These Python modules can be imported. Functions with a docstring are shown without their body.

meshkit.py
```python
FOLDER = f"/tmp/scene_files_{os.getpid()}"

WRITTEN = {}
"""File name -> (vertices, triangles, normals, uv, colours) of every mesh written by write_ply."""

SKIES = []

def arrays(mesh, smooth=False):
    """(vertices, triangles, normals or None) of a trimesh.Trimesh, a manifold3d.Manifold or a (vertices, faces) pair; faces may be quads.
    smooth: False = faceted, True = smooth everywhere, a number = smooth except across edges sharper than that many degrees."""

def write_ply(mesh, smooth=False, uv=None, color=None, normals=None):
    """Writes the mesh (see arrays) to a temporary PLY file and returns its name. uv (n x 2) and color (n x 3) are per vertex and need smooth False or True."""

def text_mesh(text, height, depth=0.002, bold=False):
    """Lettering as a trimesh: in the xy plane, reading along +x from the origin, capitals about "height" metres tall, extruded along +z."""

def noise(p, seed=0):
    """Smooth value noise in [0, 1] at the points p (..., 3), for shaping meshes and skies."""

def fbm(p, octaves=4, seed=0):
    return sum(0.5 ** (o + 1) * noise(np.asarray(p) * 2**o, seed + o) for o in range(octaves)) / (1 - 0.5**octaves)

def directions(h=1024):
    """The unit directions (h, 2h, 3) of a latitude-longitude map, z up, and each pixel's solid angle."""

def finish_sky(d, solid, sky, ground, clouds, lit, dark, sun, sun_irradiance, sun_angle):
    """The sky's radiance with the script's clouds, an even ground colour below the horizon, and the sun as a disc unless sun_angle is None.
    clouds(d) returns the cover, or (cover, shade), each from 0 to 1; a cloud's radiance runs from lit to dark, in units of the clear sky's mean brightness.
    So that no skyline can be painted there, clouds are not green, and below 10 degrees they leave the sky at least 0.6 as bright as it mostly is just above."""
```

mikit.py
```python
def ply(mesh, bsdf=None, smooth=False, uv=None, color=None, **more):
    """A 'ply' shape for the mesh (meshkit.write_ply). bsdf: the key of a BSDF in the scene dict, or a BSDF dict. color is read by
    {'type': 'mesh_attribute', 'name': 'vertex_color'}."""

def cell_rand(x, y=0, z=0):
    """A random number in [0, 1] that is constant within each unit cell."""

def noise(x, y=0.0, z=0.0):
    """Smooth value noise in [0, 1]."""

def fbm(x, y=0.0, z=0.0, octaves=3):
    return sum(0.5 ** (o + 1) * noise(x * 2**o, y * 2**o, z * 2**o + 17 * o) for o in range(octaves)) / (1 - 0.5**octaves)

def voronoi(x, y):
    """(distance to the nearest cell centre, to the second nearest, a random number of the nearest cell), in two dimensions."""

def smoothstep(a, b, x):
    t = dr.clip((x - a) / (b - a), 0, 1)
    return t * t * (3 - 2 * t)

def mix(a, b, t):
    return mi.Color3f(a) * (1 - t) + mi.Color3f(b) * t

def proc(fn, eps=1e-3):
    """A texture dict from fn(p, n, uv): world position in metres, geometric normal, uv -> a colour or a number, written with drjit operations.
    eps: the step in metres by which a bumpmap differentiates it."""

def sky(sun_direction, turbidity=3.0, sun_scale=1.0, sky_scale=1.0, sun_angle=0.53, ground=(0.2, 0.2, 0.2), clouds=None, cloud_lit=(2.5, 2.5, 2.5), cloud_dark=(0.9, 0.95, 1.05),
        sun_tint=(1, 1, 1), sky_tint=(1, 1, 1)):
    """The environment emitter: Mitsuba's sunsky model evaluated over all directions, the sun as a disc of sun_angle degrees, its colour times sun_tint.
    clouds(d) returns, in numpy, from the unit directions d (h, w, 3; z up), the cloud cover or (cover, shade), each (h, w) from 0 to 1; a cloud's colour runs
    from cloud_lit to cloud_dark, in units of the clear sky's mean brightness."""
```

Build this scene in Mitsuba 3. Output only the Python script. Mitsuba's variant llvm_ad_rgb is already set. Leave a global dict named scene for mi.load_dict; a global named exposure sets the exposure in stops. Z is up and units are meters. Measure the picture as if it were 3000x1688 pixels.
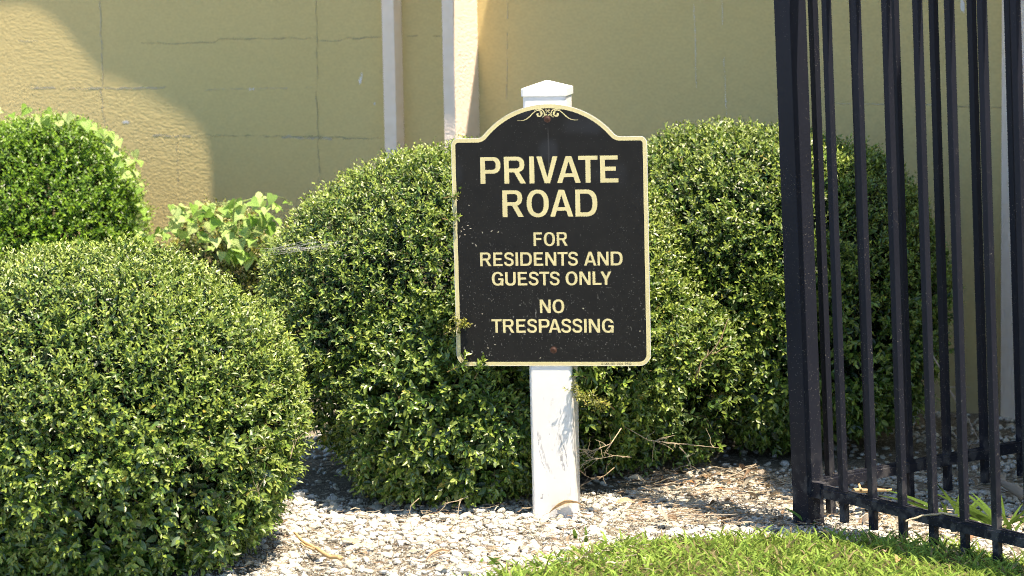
import math, random
import numpy as np
import trimesh
import mitsuba as mi
import drjit as dr
import mikit, meshkit
from mikit import noise, fbm, voronoi, cell_rand, smoothstep, mix
from shapely import affinity
from shapely.geometry import Polygon, Point, LineString, box as sbox
from shapely.ops import unary_union

T = mi.ScalarTransform4f
rnd = random.Random(7)
rng = np.random.default_rng(7)
scene, labels = {}, {}

# ------------------------------------------------------------------ camera, sky, exposure
EYE = np.array([0.0, 0.0, 1.30])
PITCH, ROLL, FPX = math.radians(6.85), math.radians(1.05), 8000.0      # FPX: focal length in pixels of a 3000 pixel wide frame
FWD = np.array([0, math.cos(PITCH), -math.sin(PITCH)])
UP0 = np.array([math.sin(ROLL), 0, math.cos(ROLL)])
RIGHT = np.cross(FWD, UP0); RIGHT /= np.linalg.norm(RIGHT)
UP = np.cross(RIGHT, FWD)
scene['camera'] = {'type': 'thinlens', 'fov': 2 * math.degrees(math.atan(1500 / FPX)), 'fov_axis': 'x',
                   'aperture_radius': 0.0085, 'focus_distance': 6.25, 'near_clip': 0.1, 'far_clip': 500.0,
                   'to_world': T().look_at(origin=EYE.tolist(), target=(EYE + FWD).tolist(), up=UP0.tolist())}
SUN_E, SUN_A = math.radians(68), math.radians(46)
SUN = np.array([math.sin(SUN_A) * math.cos(SUN_E), -math.cos(SUN_A) * math.cos(SUN_E), math.sin(SUN_E)])
scene['sky'] = mikit.sky(SUN.tolist(), turbidity=3, ground=(.27, .26, .24), sky_tint=(1.03, 1.0, .95))
exposure = 2.85


def ray(px, py):
    d = FWD + (px - 1500) / FPX * RIGHT + (844 - py) / FPX * UP
    return d


def at(px, py, y):
    d = ray(px, py)
    return EYE + d * (y / d[1])


def ground(px, py, z=0.0):
    d = ray(px, py)
    return EYE + d * ((z - EYE[2]) / d[2])


def on_plane(px, py, p0, n):
    d = ray(px, py)
    return EYE + d * (np.dot(p0 - EYE, n) / np.dot(d, n))


# ------------------------------------------------------------------ helpers
def key_for(name):
    if name not in scene and name not in labels:
        return name
    k = 1
    while f'{name}_{k:03d}' in scene or f'{name}_{k:03d}' in labels:
        k += 1
    return f'{name}_{k:03d}'


_count = {}


def numbered(name):
    k = _count.get(name, 0)
    _count[name] = k + 1
    return name if k == 0 else f'{name}_{k:03d}'


def put(name, shape, label=None, kind=None, category=None, group=None):
    key = numbered(name)
    scene[key] = shape
    d = {k: v for k, v in (('label', label), ('kind', kind), ('category', category), ('group', group)) if v}
    if d:
        labels[key] = d
    return key


def thing(name, label, category, group=None):
    key = numbered(name)
    labels[key] = {'label': label, 'category': category}
    if group:
        labels[key]['group'] = group
    return key


def M(v, f):
    return trimesh.Trimesh(np.asarray(v, float), np.asarray(f), process=False)


def norm(v):
    v = np.asarray(v, float)
    return v / np.maximum(np.linalg.norm(v, axis=-1, keepdims=True), 1e-12)


def frame(o, x, y, z):
    m = np.eye(4)
    m[:3, 0], m[:3, 1], m[:3, 2], m[:3, 3] = x, y, z, o
    return m


def place(mesh, m):
    q = mesh.copy(); q.apply_transform(m)
    return q


def rbox(sx, sy, sz, r=0.002, seg=2):
    """box of size sx, sy, sz, standing on z=0, its vertical edges rounded"""
    p = sbox(-sx / 2 + r, -sy / 2 + r, sx / 2 - r, sy / 2 - r).buffer(r, quad_segs=seg)
    return trimesh.creation.extrude_polygon(p, sz, engine='earcut')


def flat(poly, depth):
    gs = getattr(poly, 'geoms', [poly])
    return trimesh.util.concatenate([trimesh.creation.extrude_polygon(g, depth, engine='earcut') for g in gs])


def tube(pts, radii, sides=5):
    p = np.asarray(pts, float)
    r = np.broadcast_to(radii, (len(p),))
    t = norm(np.gradient(p, axis=0))
    a = norm(np.cross(t, np.where(np.abs(t[:, 2:]) < 0.9, [0, 0, 1.0], [1.0, 0, 0])))
    b = np.cross(t, a)
    ang = np.arange(sides) * 2 * np.pi / sides
    v = p[:, None] + r[:, None, None] * (np.cos(ang)[None, :, None] * a[:, None] + np.sin(ang)[None, :, None] * b[:, None])
    i, j = np.meshgrid(np.arange(len(p) - 1), np.arange(sides), indexing='ij')
    q = np.stack([i * sides + j, i * sides + (j + 1) % sides, (i + 1) * sides + (j + 1) % sides, (i + 1) * sides + j], -1).reshape(-1, 4)
    f = np.vstack([q[:, [0, 1, 2]], q[:, [0, 2, 3]]])
    caps = [[0, k + 1, k] for k in range(1, sides - 1)]
    e = (len(p) - 1) * sides
    caps += [[e, e + k, e + k + 1] for k in range(1, sides - 1)]
    return M(v.reshape(-1, 3), np.vstack([f, np.array(caps)]))


def solid(mesh, kind, c, **kw):
    """a mesh of one colour; alike colours share a material"""
    c = tuple(round(float(x), 3) for x in c)
    name = f'mat_{kind}_' + '_'.join(str(int(x * 1000)) for x in c)
    if name not in scene:
        def paint(d):
            return {k: (rgb(*c) if v is VC else paint(v) if isinstance(v, dict) else v) for k, v in d.items()}
        scene[name] = paint(scene['mat_' + kind])
    return mikit.ply(mesh, name, **kw)


def wiggle(a, b, n, amp, r):
    a, b = np.asarray(a, float), np.asarray(b, float)
    t = np.linspace(0, 1, n)[:, None]
    return a + (b - a) * t + np.cumsum(r.normal(0, amp, (n, 3)), 0) * np.minimum(1, t * 4)


def colored(mesh, c):
    return np.tile(np.asarray(c, float), (len(mesh.vertices), 1))


# ------------------------------------------------------------------ materials
VC = {'type': 'mesh_attribute', 'name': 'vertex_color'}


def rgb(*c):
    return {'type': 'rgb', 'value': list(c)}


def two(b):
    return {'type': 'twosided', 'bsdf': b}


# wall frame: u along the wall (to the right and towards the camera), n out of it
TH = math.radians(25)
WU = np.array([math.cos(TH), -math.sin(TH), 0])
WN = np.array([-math.sin(TH), -math.cos(TH), 0])
WO = ground(2900, 1214)                       # foot of the wall seen through the fence


def wall_uz(px, py, v=0.0):
    p = on_plane(px, py, WO + WN * v, WN)
    return float(np.dot(p - WO, WU)), float(p[2])




def wall_col(p, n, uv):
    big = fbm(p.x * 1.7, p.y * 1.7, p.z * 1.1, 2)
    fine = noise(p.x * 190, p.y * 190, p.z * 190)
    c = mix((.555, .45, .20), (.61, .505, .24), big) * (.93 + .14 * fine)
    return mix(c, (.36, .33, .25), .35 * (1 - smoothstep(0, .22, p.z)))


def stucco_h(p, n, uv):
    a = noise((p.x * .8 + p.z * .6) * 160, p.y * 160, (p.z * .8 - p.x * .6) * 160)
    b = noise((p.x * .6 - p.z * .8) * 270, p.y * 270, (p.z * .6 + p.x * .8) * 270)
    return a * .9 + b * .5


scene['mat_wall'] = {'type': 'twosided', 'bsdf': {'type': 'bumpmap', 'arbitrary': mikit.proc(stucco_h, eps=.0010), 'scale': .0012,
                     'bsdf': {'type': 'principled', 'base_color': mikit.proc(wall_col), 'roughness': .9, 'specular': .25}}}


def trim_col(p, n, uv):
    f = noise(p.x * 60, p.y * 60, p.z * 50)
    s = smoothstep(.72, .8, noise(p.x * 90, p.y * 90, p.z * 80))
    return mix(mix((.81, .685, .555), (.86, .74, .62), f), (.5, .40, .27), s * .06)


scene['mat_trim'] = {'type': 'twosided', 'bsdf': {'type': 'bumpmap', 'arbitrary': mikit.proc(stucco_h, eps=.0015), 'scale': .0022,
                     'bsdf': {'type': 'principled', 'base_color': mikit.proc(trim_col), 'roughness': .85, 'specular': .3}}}
scene['mat_unseen_roof'] = two({'type': 'diffuse', 'reflectance': rgb(.45, .40, .32)})  # for the slabs out of view that shade wall and shrubs

def leafy(tr, ro, spec, w):
    """a leaf: a glossy face blended with light coming through"""
    return {'type': 'blendbsdf', 'weight': w,
            'a': two({'type': 'principled', 'base_color': VC, 'roughness': ro, 'specular': spec}),
            'b': {'type': 'principledthin', 'base_color': VC, 'roughness': .5, 'diff_trans': tr, 'spec_trans': 0.0}}


scene['mat_leaf'] = leafy(1.0, .42, 1.0, .26)
scene['mat_vine'] = leafy(1.2, .5, .4, .55)
scene['mat_grass'] = {'type': 'principledthin', 'base_color': VC, 'roughness': .5, 'eta': 1.4, 'diff_trans': .7, 'spec_trans': 0.0}
scene['mat_stem'] = two({'type': 'principled', 'base_color': VC, 'roughness': .8, 'specular': .3})


def soil_col(p, n, uv):
    a = fbm(p.x * 9, p.y * 9, 0, 3)
    b = noise(p.x * 160, p.y * 160, 3)
    c = noise(p.x * 420, p.y * 420, 5)
    col = mix((.115, .100, .078), (.24, .215, .17), a)
    col = mix(col, (.50, .45, .36), smoothstep(.62, .8, b) * .7)
    return col * (.6 + .8 * c)


def soil_h(p, n, uv):
    return fbm(p.x * 120, p.y * 120, 0, 3)


scene['mat_soil'] = {'type': 'bumpmap', 'arbitrary': mikit.proc(soil_h, eps=.001), 'scale': .006, 'bsdf': {'type': 'diffuse', 'reflectance': mikit.proc(soil_col)}}


def unseen_ground_col(p, n, uv):
    return mix((.24, .23, .21), (.30, .29, .265), fbm(p.x * 3, p.y * 3, 1, 3)) * (.8 + .4 * noise(p.x * 90, p.y * 90))


scene['mat_unseen_ground'] = {'type': 'diffuse', 'reflectance': mikit.proc(unseen_ground_col)}  # pale ground out of view, throws light up onto wall and shrubs


def pebble_col(p, n, uv):
    a = noise(p.x * 70, p.y * 70, p.z * 70)
    b = fbm(p.x * 260, p.y * 260, p.z * 260, 2)
    return .86 + .2 * a * b + .06 * b


PC = mikit.proc(pebble_col)
scene['mat_pebble'] = {'type': 'principled', 'base_color': VC, 'roughness': .7, 'specular': .35}
scene['mat_pebble'] = {'type': 'bumpmap', 'arbitrary': mikit.proc(lambda p, n, uv: fbm(p.x * 300, p.y * 300, p.z * 300, 2), eps=.0006), 'scale': .0008, 'bsdf': scene['mat_pebble']}
scene['mat_dry'] = two({'type': 'principled', 'base_color': VC, 'roughness': .75, 'specular': .25})

# ------------------------------------------------------------------ ground
put('ground', mikit.ply(M([[-90, -60, -.03], [90, -60, -.03], [90, 120, -.03], [-90, 120, -.03]], [[0, 1, 2], [0, 2, 3]]), 'mat_unseen_ground'),
    kind='structure')


def hgt(x, y):
    p = np.stack([np.asarray(x, float) * 2.2, np.asarray(y, float) * 2.2, np.zeros(np.shape(x))], -1)
    q = np.stack([np.asarray(x, float) * 14, np.asarray(y, float) * 14, np.ones(np.shape(x))], -1)
    return (meshkit.noise(p, 3) - .5) * .022 + (meshkit.noise(q, 5) - .5) * .010


gx, gy = np.meshgrid(np.linspace(-2.6, 3.0, 150), np.linspace(4.4, 10.6, 170), indexing='ij')
gz = hgt(gx, gy) - .004
n0, n1 = gx.shape
ii, jj = np.meshgrid(np.arange(n0 - 1), np.arange(n1 - 1), indexing='ij')
qd = np.stack([ii * n1 + jj, (ii + 1) * n1 + jj, (ii + 1) * n1 + jj + 1, ii * n1 + jj + 1], -1).reshape(-1, 4)
gm = M(np.stack([gx, gy, gz], -1).reshape(-1, 3), np.vstack([qd[:, [0, 1, 2]], qd[:, [0, 2, 3]]]))
BED = put('gravel_bed', mikit.ply(gm, 'mat_soil', smooth=True), 'gravel bed of pale rounded pebbles over dark soil below the bushes', kind='structure')

# the lawn's edge in the photograph, laid on the ground
LAWN_EDGE = [ground(x, y + 30)[:2] for x, y in ((1330, 1720), (1450, 1672), (1580, 1645), (1700, 1618), (1800, 1586), (1900, 1566), (2050, 1556), (2250, 1550), (2420, 1556), (2560, 1560), (2700, 1576), (2850, 1602), (3050, 1640), (3300, 1700))]
LAWN = Polygon([tuple(p) for p in LAWN_EDGE] + [(2.6, 4.6), (-.6, 4.6)])

# ------------------------------------------------------------------ building
B = thing('building', 'ochre stucco building wall with cream pilasters behind the bushes', 'building')


def wall_box(u0, u1, v0, v1, z0, z1):
    m = trimesh.creation.box((u1 - u0, v1 - v0, z1 - z0))
    m.apply_translation(((u0 + u1) / 2, (v0 + v1) / 2, (z0 + z1) / 2))
    return place(m, frame(WO, WU, -WN, [0, 0, 1]))          # v counts into the wall; negative v stands proud


U1a, U1b = wall_uz(1123, 200)[0], wall_uz(1179, 200)[0]
U2a, U2b = wall_uz(1300, 200)[0], wall_uz(1406, 200)[0]
U3 = wall_uz(2948, 300)[0]
PROUD1, PROUD2 = .052, .165
put(B + '__wall', mikit.ply(wall_box(-14, 7, 0, .3, -.1, 3.4), 'mat_wall'))


# cracks and repair marks: thin ragged ribbons of bare mortar on the wall's face
CR = np.random.default_rng(17)


def ribbon(px, w, amp, v=0.0015, broken=.0):
    P = np.array([wall_uz(*q) for q in px])
    seg = np.linalg.norm(np.diff(P, axis=0), axis=1).sum()
    n = max(6, int(seg / .006))
    t = np.linspace(0, 1, n)
    d = np.r_[0, np.cumsum(np.linalg.norm(np.diff(P, axis=0), axis=1))] / seg
    c = np.stack([np.interp(t, d, P[:, k]) for k in (0, 1)], 1)
    s = CR.uniform(0, 90)
    q = np.stack([t * seg * 32 + s, t * 0, t * 0], 1)
    dirn = norm((P[-1] - P[0]))
    nrm = np.array([-dirn[1], dirn[0]])
    c = c + nrm * ((meshkit.fbm(q, 3, 3) - .5) * amp * 2)[:, None]
    ww = .68 * w * (.25 + 1.1 * meshkit.noise(q * 2.3, 5)) * np.clip(np.minimum(t, 1 - t) * 12, .05, 1)
    on = meshkit.noise(q * .45, 8) > broken
    a, b = c + nrm * (ww * CR.uniform(.6, 1.4, n))[:, None], c - nrm * (ww * CR.uniform(.6, 1.4, n))[:, None]
    X = lambda z: WO + WU * z[:, :1] + np.array([0, 0, 1]) * z[:, 1:] + WN * v
    V = np.concatenate([X(a), X(b)])
    F = [f for i in range(n - 1) if on[i] for f in ([i, i + 1, n + i + 1], [i, n + i + 1, n + i])]
    return M(V, F)


scene['mat_crack'] = two({'type': 'diffuse', 'reflectance': rgb(.47, .43, .31)})
scene['mat_crack_dark'] = two({'type': 'diffuse', 'reflectance': rgb(.385, .335, .19)})
scene['mat_scar'] = two({'type': 'diffuse', 'reflectance': rgb(.72, .70, .65)})
for px, w, amp, br, m in (
        ([(292, -12), (298, 120), (302, 258)], .0026, .005, 0, 'crack'), ([(297, 258), (301, 300), (307, 370)], .0026, .005, .1, 'crack'),
        ([(20, 120), (215, 122)], .0016, .003, .45, 'crack'), ([(405, 127), (560, 127), (632, 124), (640, 114), (926, 113)], .0021, .004, .08, 'crack_dark'),
        ([(926, 119), (1000, 119), (1020, 112), (1123, 110)], .0021, .004, 0, 'crack_dark'), ([(1190, 106), (1298, 105)], .0015, .003, .4, 'crack_dark'),
        ([(85, 258), (165, 258)], .004, .004, .35, 'crack'), ([(195, 260), (300, 259), (490, 257)], .0034, .004, .05, 'crack'),
        ([(560, 264), (924, 256)], .0011, .002, .3, 'crack'), ([(360, 396), (570, 400)], .0032, .004, .4, 'crack'), ([(570, 398), (755, 398)], .0013, .002, .2, 'crack_dark'),
        ([(750, 397), (910, 401), (1123, 407)], .0026, .004, 0, 'crack_dark'), ([(770, 400), (900, 404), (1050, 408)], .0050, .004, .5, 'crack'),
        ([(925, -12), (929, 120), (930, 255)], .0018, .004, 0, 'crack_dark'), ([(926, 258), (932, 400), (940, 570)], .0018, .004, 0, 'crack_dark'), ([(516, 330), (523, 560)], .0010, .002, .4, 'crack'),
        ([(2034, -12), (2040, 260)], .0012, .003, .25, 'scar'), ([(2114, -12), (2130, 345)], .0011, .003, .3, 'scar'), ([(1488, -5), (1485, 300)], .0012, .002, .35, 'crack'),
        ([(2440, 304), (2700, 306), (2800, 311)], .0014, .003, .3, 'crack'), ([(2790, 311), (2946, 315)], .0022, .004, 0, 'crack_dark')):
    put(B + '__crack', mikit.ply(ribbon(px, w, amp, broken=br), 'mat_' + m))


def blot(x, y, rx, ry, m):
    u, z = wall_uz(x, y)
    a = np.linspace(0, 2 * np.pi, 18)[:-1]
    k = CR.uniform(.45, 1.2, 17)
    V = [WO + WU * u + np.array([0, 0, z]) + WN * .0016] + [WO + WU * (u + rx * c_ * math.cos(t)) + np.array([0, 0, z + ry * c_ * math.sin(t)]) + WN * .0016 for t, c_ in zip(a, k)]
    put(B + '__blotch', mikit.ply(M(V, [[0, i + 1, (i + 1) % 17 + 1] for i in range(17)]), 'mat_' + m))


for q in ((1056, 236, .006, .013, 'scar'), (1061, 222, .003, .010, 'scar'), (1098, 303, .004, .005, 'scar'), (733, 262, .005, .005, 'scar'), (743, 261, .003, .005, 'scar'), (370, 358, .016, .005, 'scar'), (2818, 4, .006, .03, 'scar'), (2824, 18, .003, .02, 'scar'),
          (912, 400, .010, .004, 'crack_dark'), (940, 403, .008, .005, 'crack_dark'), (1010, 405, .008, .004, 'crack_dark')):
    blot(*q)


def trim_edges(pxl, proud):
    """the front corner seen at pixel column pxl, on the plane that stands proud"""
    return wall_uz(pxl, 200, proud)[0]


W1 = trim_edges(1157, PROUD1)
T1 = wall_box(trim_edges(1122, PROUD1), W1, -PROUD1, .02, -.1, 3.3)
put(B + '__pilaster', mikit.ply(T1, 'mat_trim'), 'narrow cream pilaster left of the sunlit one')
W2 = trim_edges(1331, PROUD2)
T2 = wall_box(trim_edges(1298, PROUD2), W2, -PROUD2, .02, -.1, 3.3)
put(B + '__pilaster', mikit.ply(T2, 'mat_trim'), 'cream pilaster with sunlit side beside the sign')
T3 = wall_box(U3, U3 + .35, -.05, .02, -.1, 3.3)
put(B + '__pilaster', mikit.ply(T3, 'mat_trim'), 'cream pilaster behind the black fence')


def plan(p, ze):
    p = np.asarray(p, float)
    return (p + SUN * ((ze - p[2]) / SUN[2]))[:2]


def wpt(px, py, v=0.0):
    return on_plane(px, py, WO + WN * v, WN)


# slab out of view over the wall, cut to shape sun and shade on it
ZE = 1.92
lit = [(-500, 26), (-40, 26), (60, 19), (105, 30), (150, 58), (190, 98), (235, 155), (280, 210), (302, 232), (350, 246), (410, 274), (460, 300), (520, 338), (560, 368), (590, 400), (606, 440), (616, 520), (618, 700), (620, 1150), (-500, 1150)]
H1 = Polygon([tuple(plan(wpt(*q), ZE)) for q in lit])
sp = WO + WU * W2
side = [on_plane(x, y, sp, WU) for x, y in ((1331, -260), (1331, 200), (1338, 470), (1358, 470), (1366, 400), (1390, 230), (1403, 120), (1412, 0), (1430, -260))]
H2 = Polygon([tuple(plan(q, ZE)) for q in side]).buffer(0)


def uv2(u, v):
    return tuple((WO + WU * u + WN * v)[:2])


unseen_eave = Polygon([uv2(-14, .0), uv2(-14, .31), uv2(1.2, .31), uv2(1.2, .0)])
unseen_eave = unseen_eave.difference(H1.buffer(0)).difference(H2)
unseen_eave = max(getattr(unseen_eave, 'geoms', [unseen_eave]), key=lambda g: g.area) if False else unseen_eave
em = flat(unseen_eave, .015); em.apply_translation((0, 0, ZE))
put(B + '__unseen_eave', mikit.ply(em, 'mat_unseen_roof'))
# wall added out of view at the right, to deepen shade on the shrub
def plan_box(x0, x1, y0, y1, z0, z1):
    m = trimesh.creation.box((x1 - x0, y1 - y0, z1 - z0)); m.apply_translation(((x0 + x1) / 2, (y0 + y1) / 2, (z0 + z1) / 2))
    return m


put(B + '__added_shade_wall', mikit.ply(plan_box(2.25, 2.45, 5.15, 7.05, -.1, 2.69), 'mat_wall'))
# roof slab out of view at the right, shaped to shade shrub and ground
ZP = 2.7
unseen_roof = Polygon([(1.43, 5.75), tuple(plan(at(2445, 640, 6.95), ZP)), tuple(plan(at(2570, 400, 7.0), ZP)), uv2(-.62, .33), uv2(7, .33), (6.5, 3.0), (2.6, 4.95)])
pm = flat(unseen_roof.buffer(0), .12); pm.apply_translation((0, 0, ZP))
put(B + '__unseen_roof_slab', mikit.ply(pm, 'mat_unseen_roof'))

# ------------------------------------------------------------------ sign
SG = math.radians(9.5)
LEAN = math.radians(.35)
SN = np.array([-math.sin(SG), -math.cos(SG), 0])
SU = np.array([math.cos(SG), -math.sin(SG), 0])
PW = .1016
base_front = ground(1622, 1516)
zax = norm(np.array([0, 0, 1.0]) - SU * math.sin(LEAN))
xax = norm(np.cross(zax, SN) * -1) if np.dot(np.cross(zax, SN), SU) < 0 else norm(np.cross(zax, SN))
SF = frame(base_front, xax, -SN, zax)                      # x right, y into the post, z up; the post's front face is y = 0
pp = np.linalg.inv(SF)


def sign_local(px, py):
    p = on_plane(px, py, base_front, SN)
    return (pp @ np.append(p, 1))[[0, 2]]


S = thing('road_sign', 'black and gold sign on a white post reading private road', 'sign')


def post_scuff(p, n, uv):
    q = p - mi.Point3f(*base_front.tolist())
    x = sum(a * float(b) for a, b in zip((q.x, q.y, q.z), xax))
    z = sum(a * float(b) for a, b in zip((q.x, q.y, q.z), zax))
    c = mi.Color3f(.80, .80, .785)
    m = mi.Float(0)
    nw, rough_ = noise(z * 90, 1.5), smoothstep(.25, .6, noise(x * 500, z * 160))
    for (x0, z0, x1, z1, bow, w, k) in POST_MARKS:
        t = dr.clip((z - z0) / (z1 - z0), 0, 1)
        xx = x0 + (x1 - x0) * t + bow * t * (1 - t) * 4 + (nw - .5) * .004
        inside = smoothstep(-.03, .08, (z - z0) / (z1 - z0)) * (1 - smoothstep(.9, 1.03, (z - z0) / (z1 - z0)))
        m = dr.maximum(m, (1 - smoothstep(w * .3, w, dr.abs(x - xx))) * inside * k * rough_)
    speck = smoothstep(.80, .86, noise(x * 170, z * 75, q.y * 150)) * smoothstep(.45, .7, noise(x * 30, z * 30))
    m = dr.maximum(m, speck * .14)
    dirt = (1 - smoothstep(0, .10, z)) * noise(x * 60, z * 40) * .35 + smoothstep(.55, .8, noise(x * 25, z * 9)) * .06
    c = mix(c, (.52, .47, .38), dirt)
    return mix(c, (.10, .105, .12), m)


def mk(a, b, bow, w, k):
    (x0, z0), (x1, z1) = sign_local(*b), sign_local(*a)
    return tuple(map(float, (x0, z0, x1, z1, bow, w, k)))


POST_MARKS = [mk((1640, 1270), (1654, 1382), -.003, .005, .6), mk((1648, 1300), (1660, 1370), .004, .0016, .8), mk((1580, 1262), (1615, 1390), -.006, .005, .35), mk((1575, 1262), (1600, 1385), -.005, .0012, .6),
              mk((1588, 1447), (1586, 1462), 0, .0035, .8), mk((1640, 1240), (1628, 1290), .002, .0022, .3), mk((1611, 1270), (1604, 1290), 0, .0015, .5), mk((1674, 1290), (1680, 1360), .001, .0016, .35)]
scene['mat_post'] = {'type': 'principled', 'base_color': mikit.proc(post_scuff), 'roughness': .38, 'specular': .5}
TOPZ = sign_local(1616, 232)[1]
CAPZ = sign_local(1610, 282)[1]
pm_ = rbox(PW, PW, CAPZ + .155, .009, 4); pm_.apply_translation((0, PW / 2, -.15))
put(S + '__post', mikit.ply(place(pm_, SF), 'mat_post', smooth=35), 'white vinyl post with dark scuffs near its foot')


def cap_mesh():
    w, w2 = .058, .0525
    rings = [(w2, 0), (w2, -.012)]
    v, f = [], []
    prof = [(.0510, -.001), (.0525, 0.0), (.0540, .001), (.0540, .0165), (.0528, .0185), (.003, .0345)]
    for r, z in prof:
        p = np.array(sbox(-r, -r, r, r).buffer(.0001).exterior.coords)
        c = .006 if r > .02 else .0005
        q = np.array(sbox(-r + c, -r + c, r - c, r - c).buffer(c, quad_segs=2).exterior.coords)[:-1]
        v.append(np.c_[q, np.full(len(q), z)])
    k = len(v[0])
    for i in range(len(prof) - 1):
        for j in range(k):
            a, b = i * k + j, i * k + (j + 1) % k
            f += [[a, b, b + k], [a, b + k, a + k]]
    vv = np.vstack(v + [np.array([[0, 0, prof[-1][1]]])])
    e = (len(prof) - 1) * k
    f += [[e + j, e + (j + 1) % k, len(vv) - 1] for j in range(k)]
    m = M(vv, f); m.fix_normals()
    return m


cm = cap_mesh(); cm.apply_translation((0, PW / 2, CAPZ))
scene['mat_cap'] = two({'type': 'principled', 'base_color': rgb(.80, .80, .79), 'roughness': .35, 'specular': .5})
put(S + '__post_cap', mikit.ply(place(cm, SF), 'mat_cap', smooth=20), 'white pyramid cap')

# the panel: 457 x 610 mm
zb = sign_local(1622, 1072)[1]
xc = sign_local(1622, 1072)[0]


def sign_outline():
    b = sbox(-.2285, 0, .2285, .533)
    R, h = .1995, .0755
    cy = .61 - R
    dome = Point(0, cy).buffer(R, quad_segs=64).intersection(sbox(-.3, .45, .3, .7))
    s = unary_union([b, dome])
    s = s.buffer(-.017, quad_segs=16).buffer(.017, quad_segs=16)              # outer corners
    s = s.buffer(.020, quad_segs=16).buffer(-.020, quad_segs=16)              # fillets below the dome
    lo = sbox(-.2285, 0, .2285, .2)
    lo = lo.buffer(-.028, quad_segs=16).buffer(.028, quad_segs=16)
    return s.difference(sbox(-.3, -.1, .3, .1)).union(lo)


OUT = sign_outline()
PF = SF @ frame([xc, -.0004, zb], [1, 0, 0], [0, 0, 1], [0, -1, 0])          # x right, y up the sign, z towards the viewer


def layer(poly, z0, d):
    m = flat(poly, d); m.apply_translation((0, 0, z0))
    return place(m, PF)


def sxy(p):
    q = p - mi.Point3f(*PF[:3, 3].tolist())
    return tuple(sum(a * float(PF[i, k]) for i, a in enumerate((q.x, q.y, q.z))) for k in (0, 1))


def gold_col(p, n, uv):
    x, y = sxy(p)
    return mix((.60, .535, .27), (.66, .60, .33), noise(x * 500, y * 500)) * (.94 + .1 * noise(x * 20, y * 20))


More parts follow.
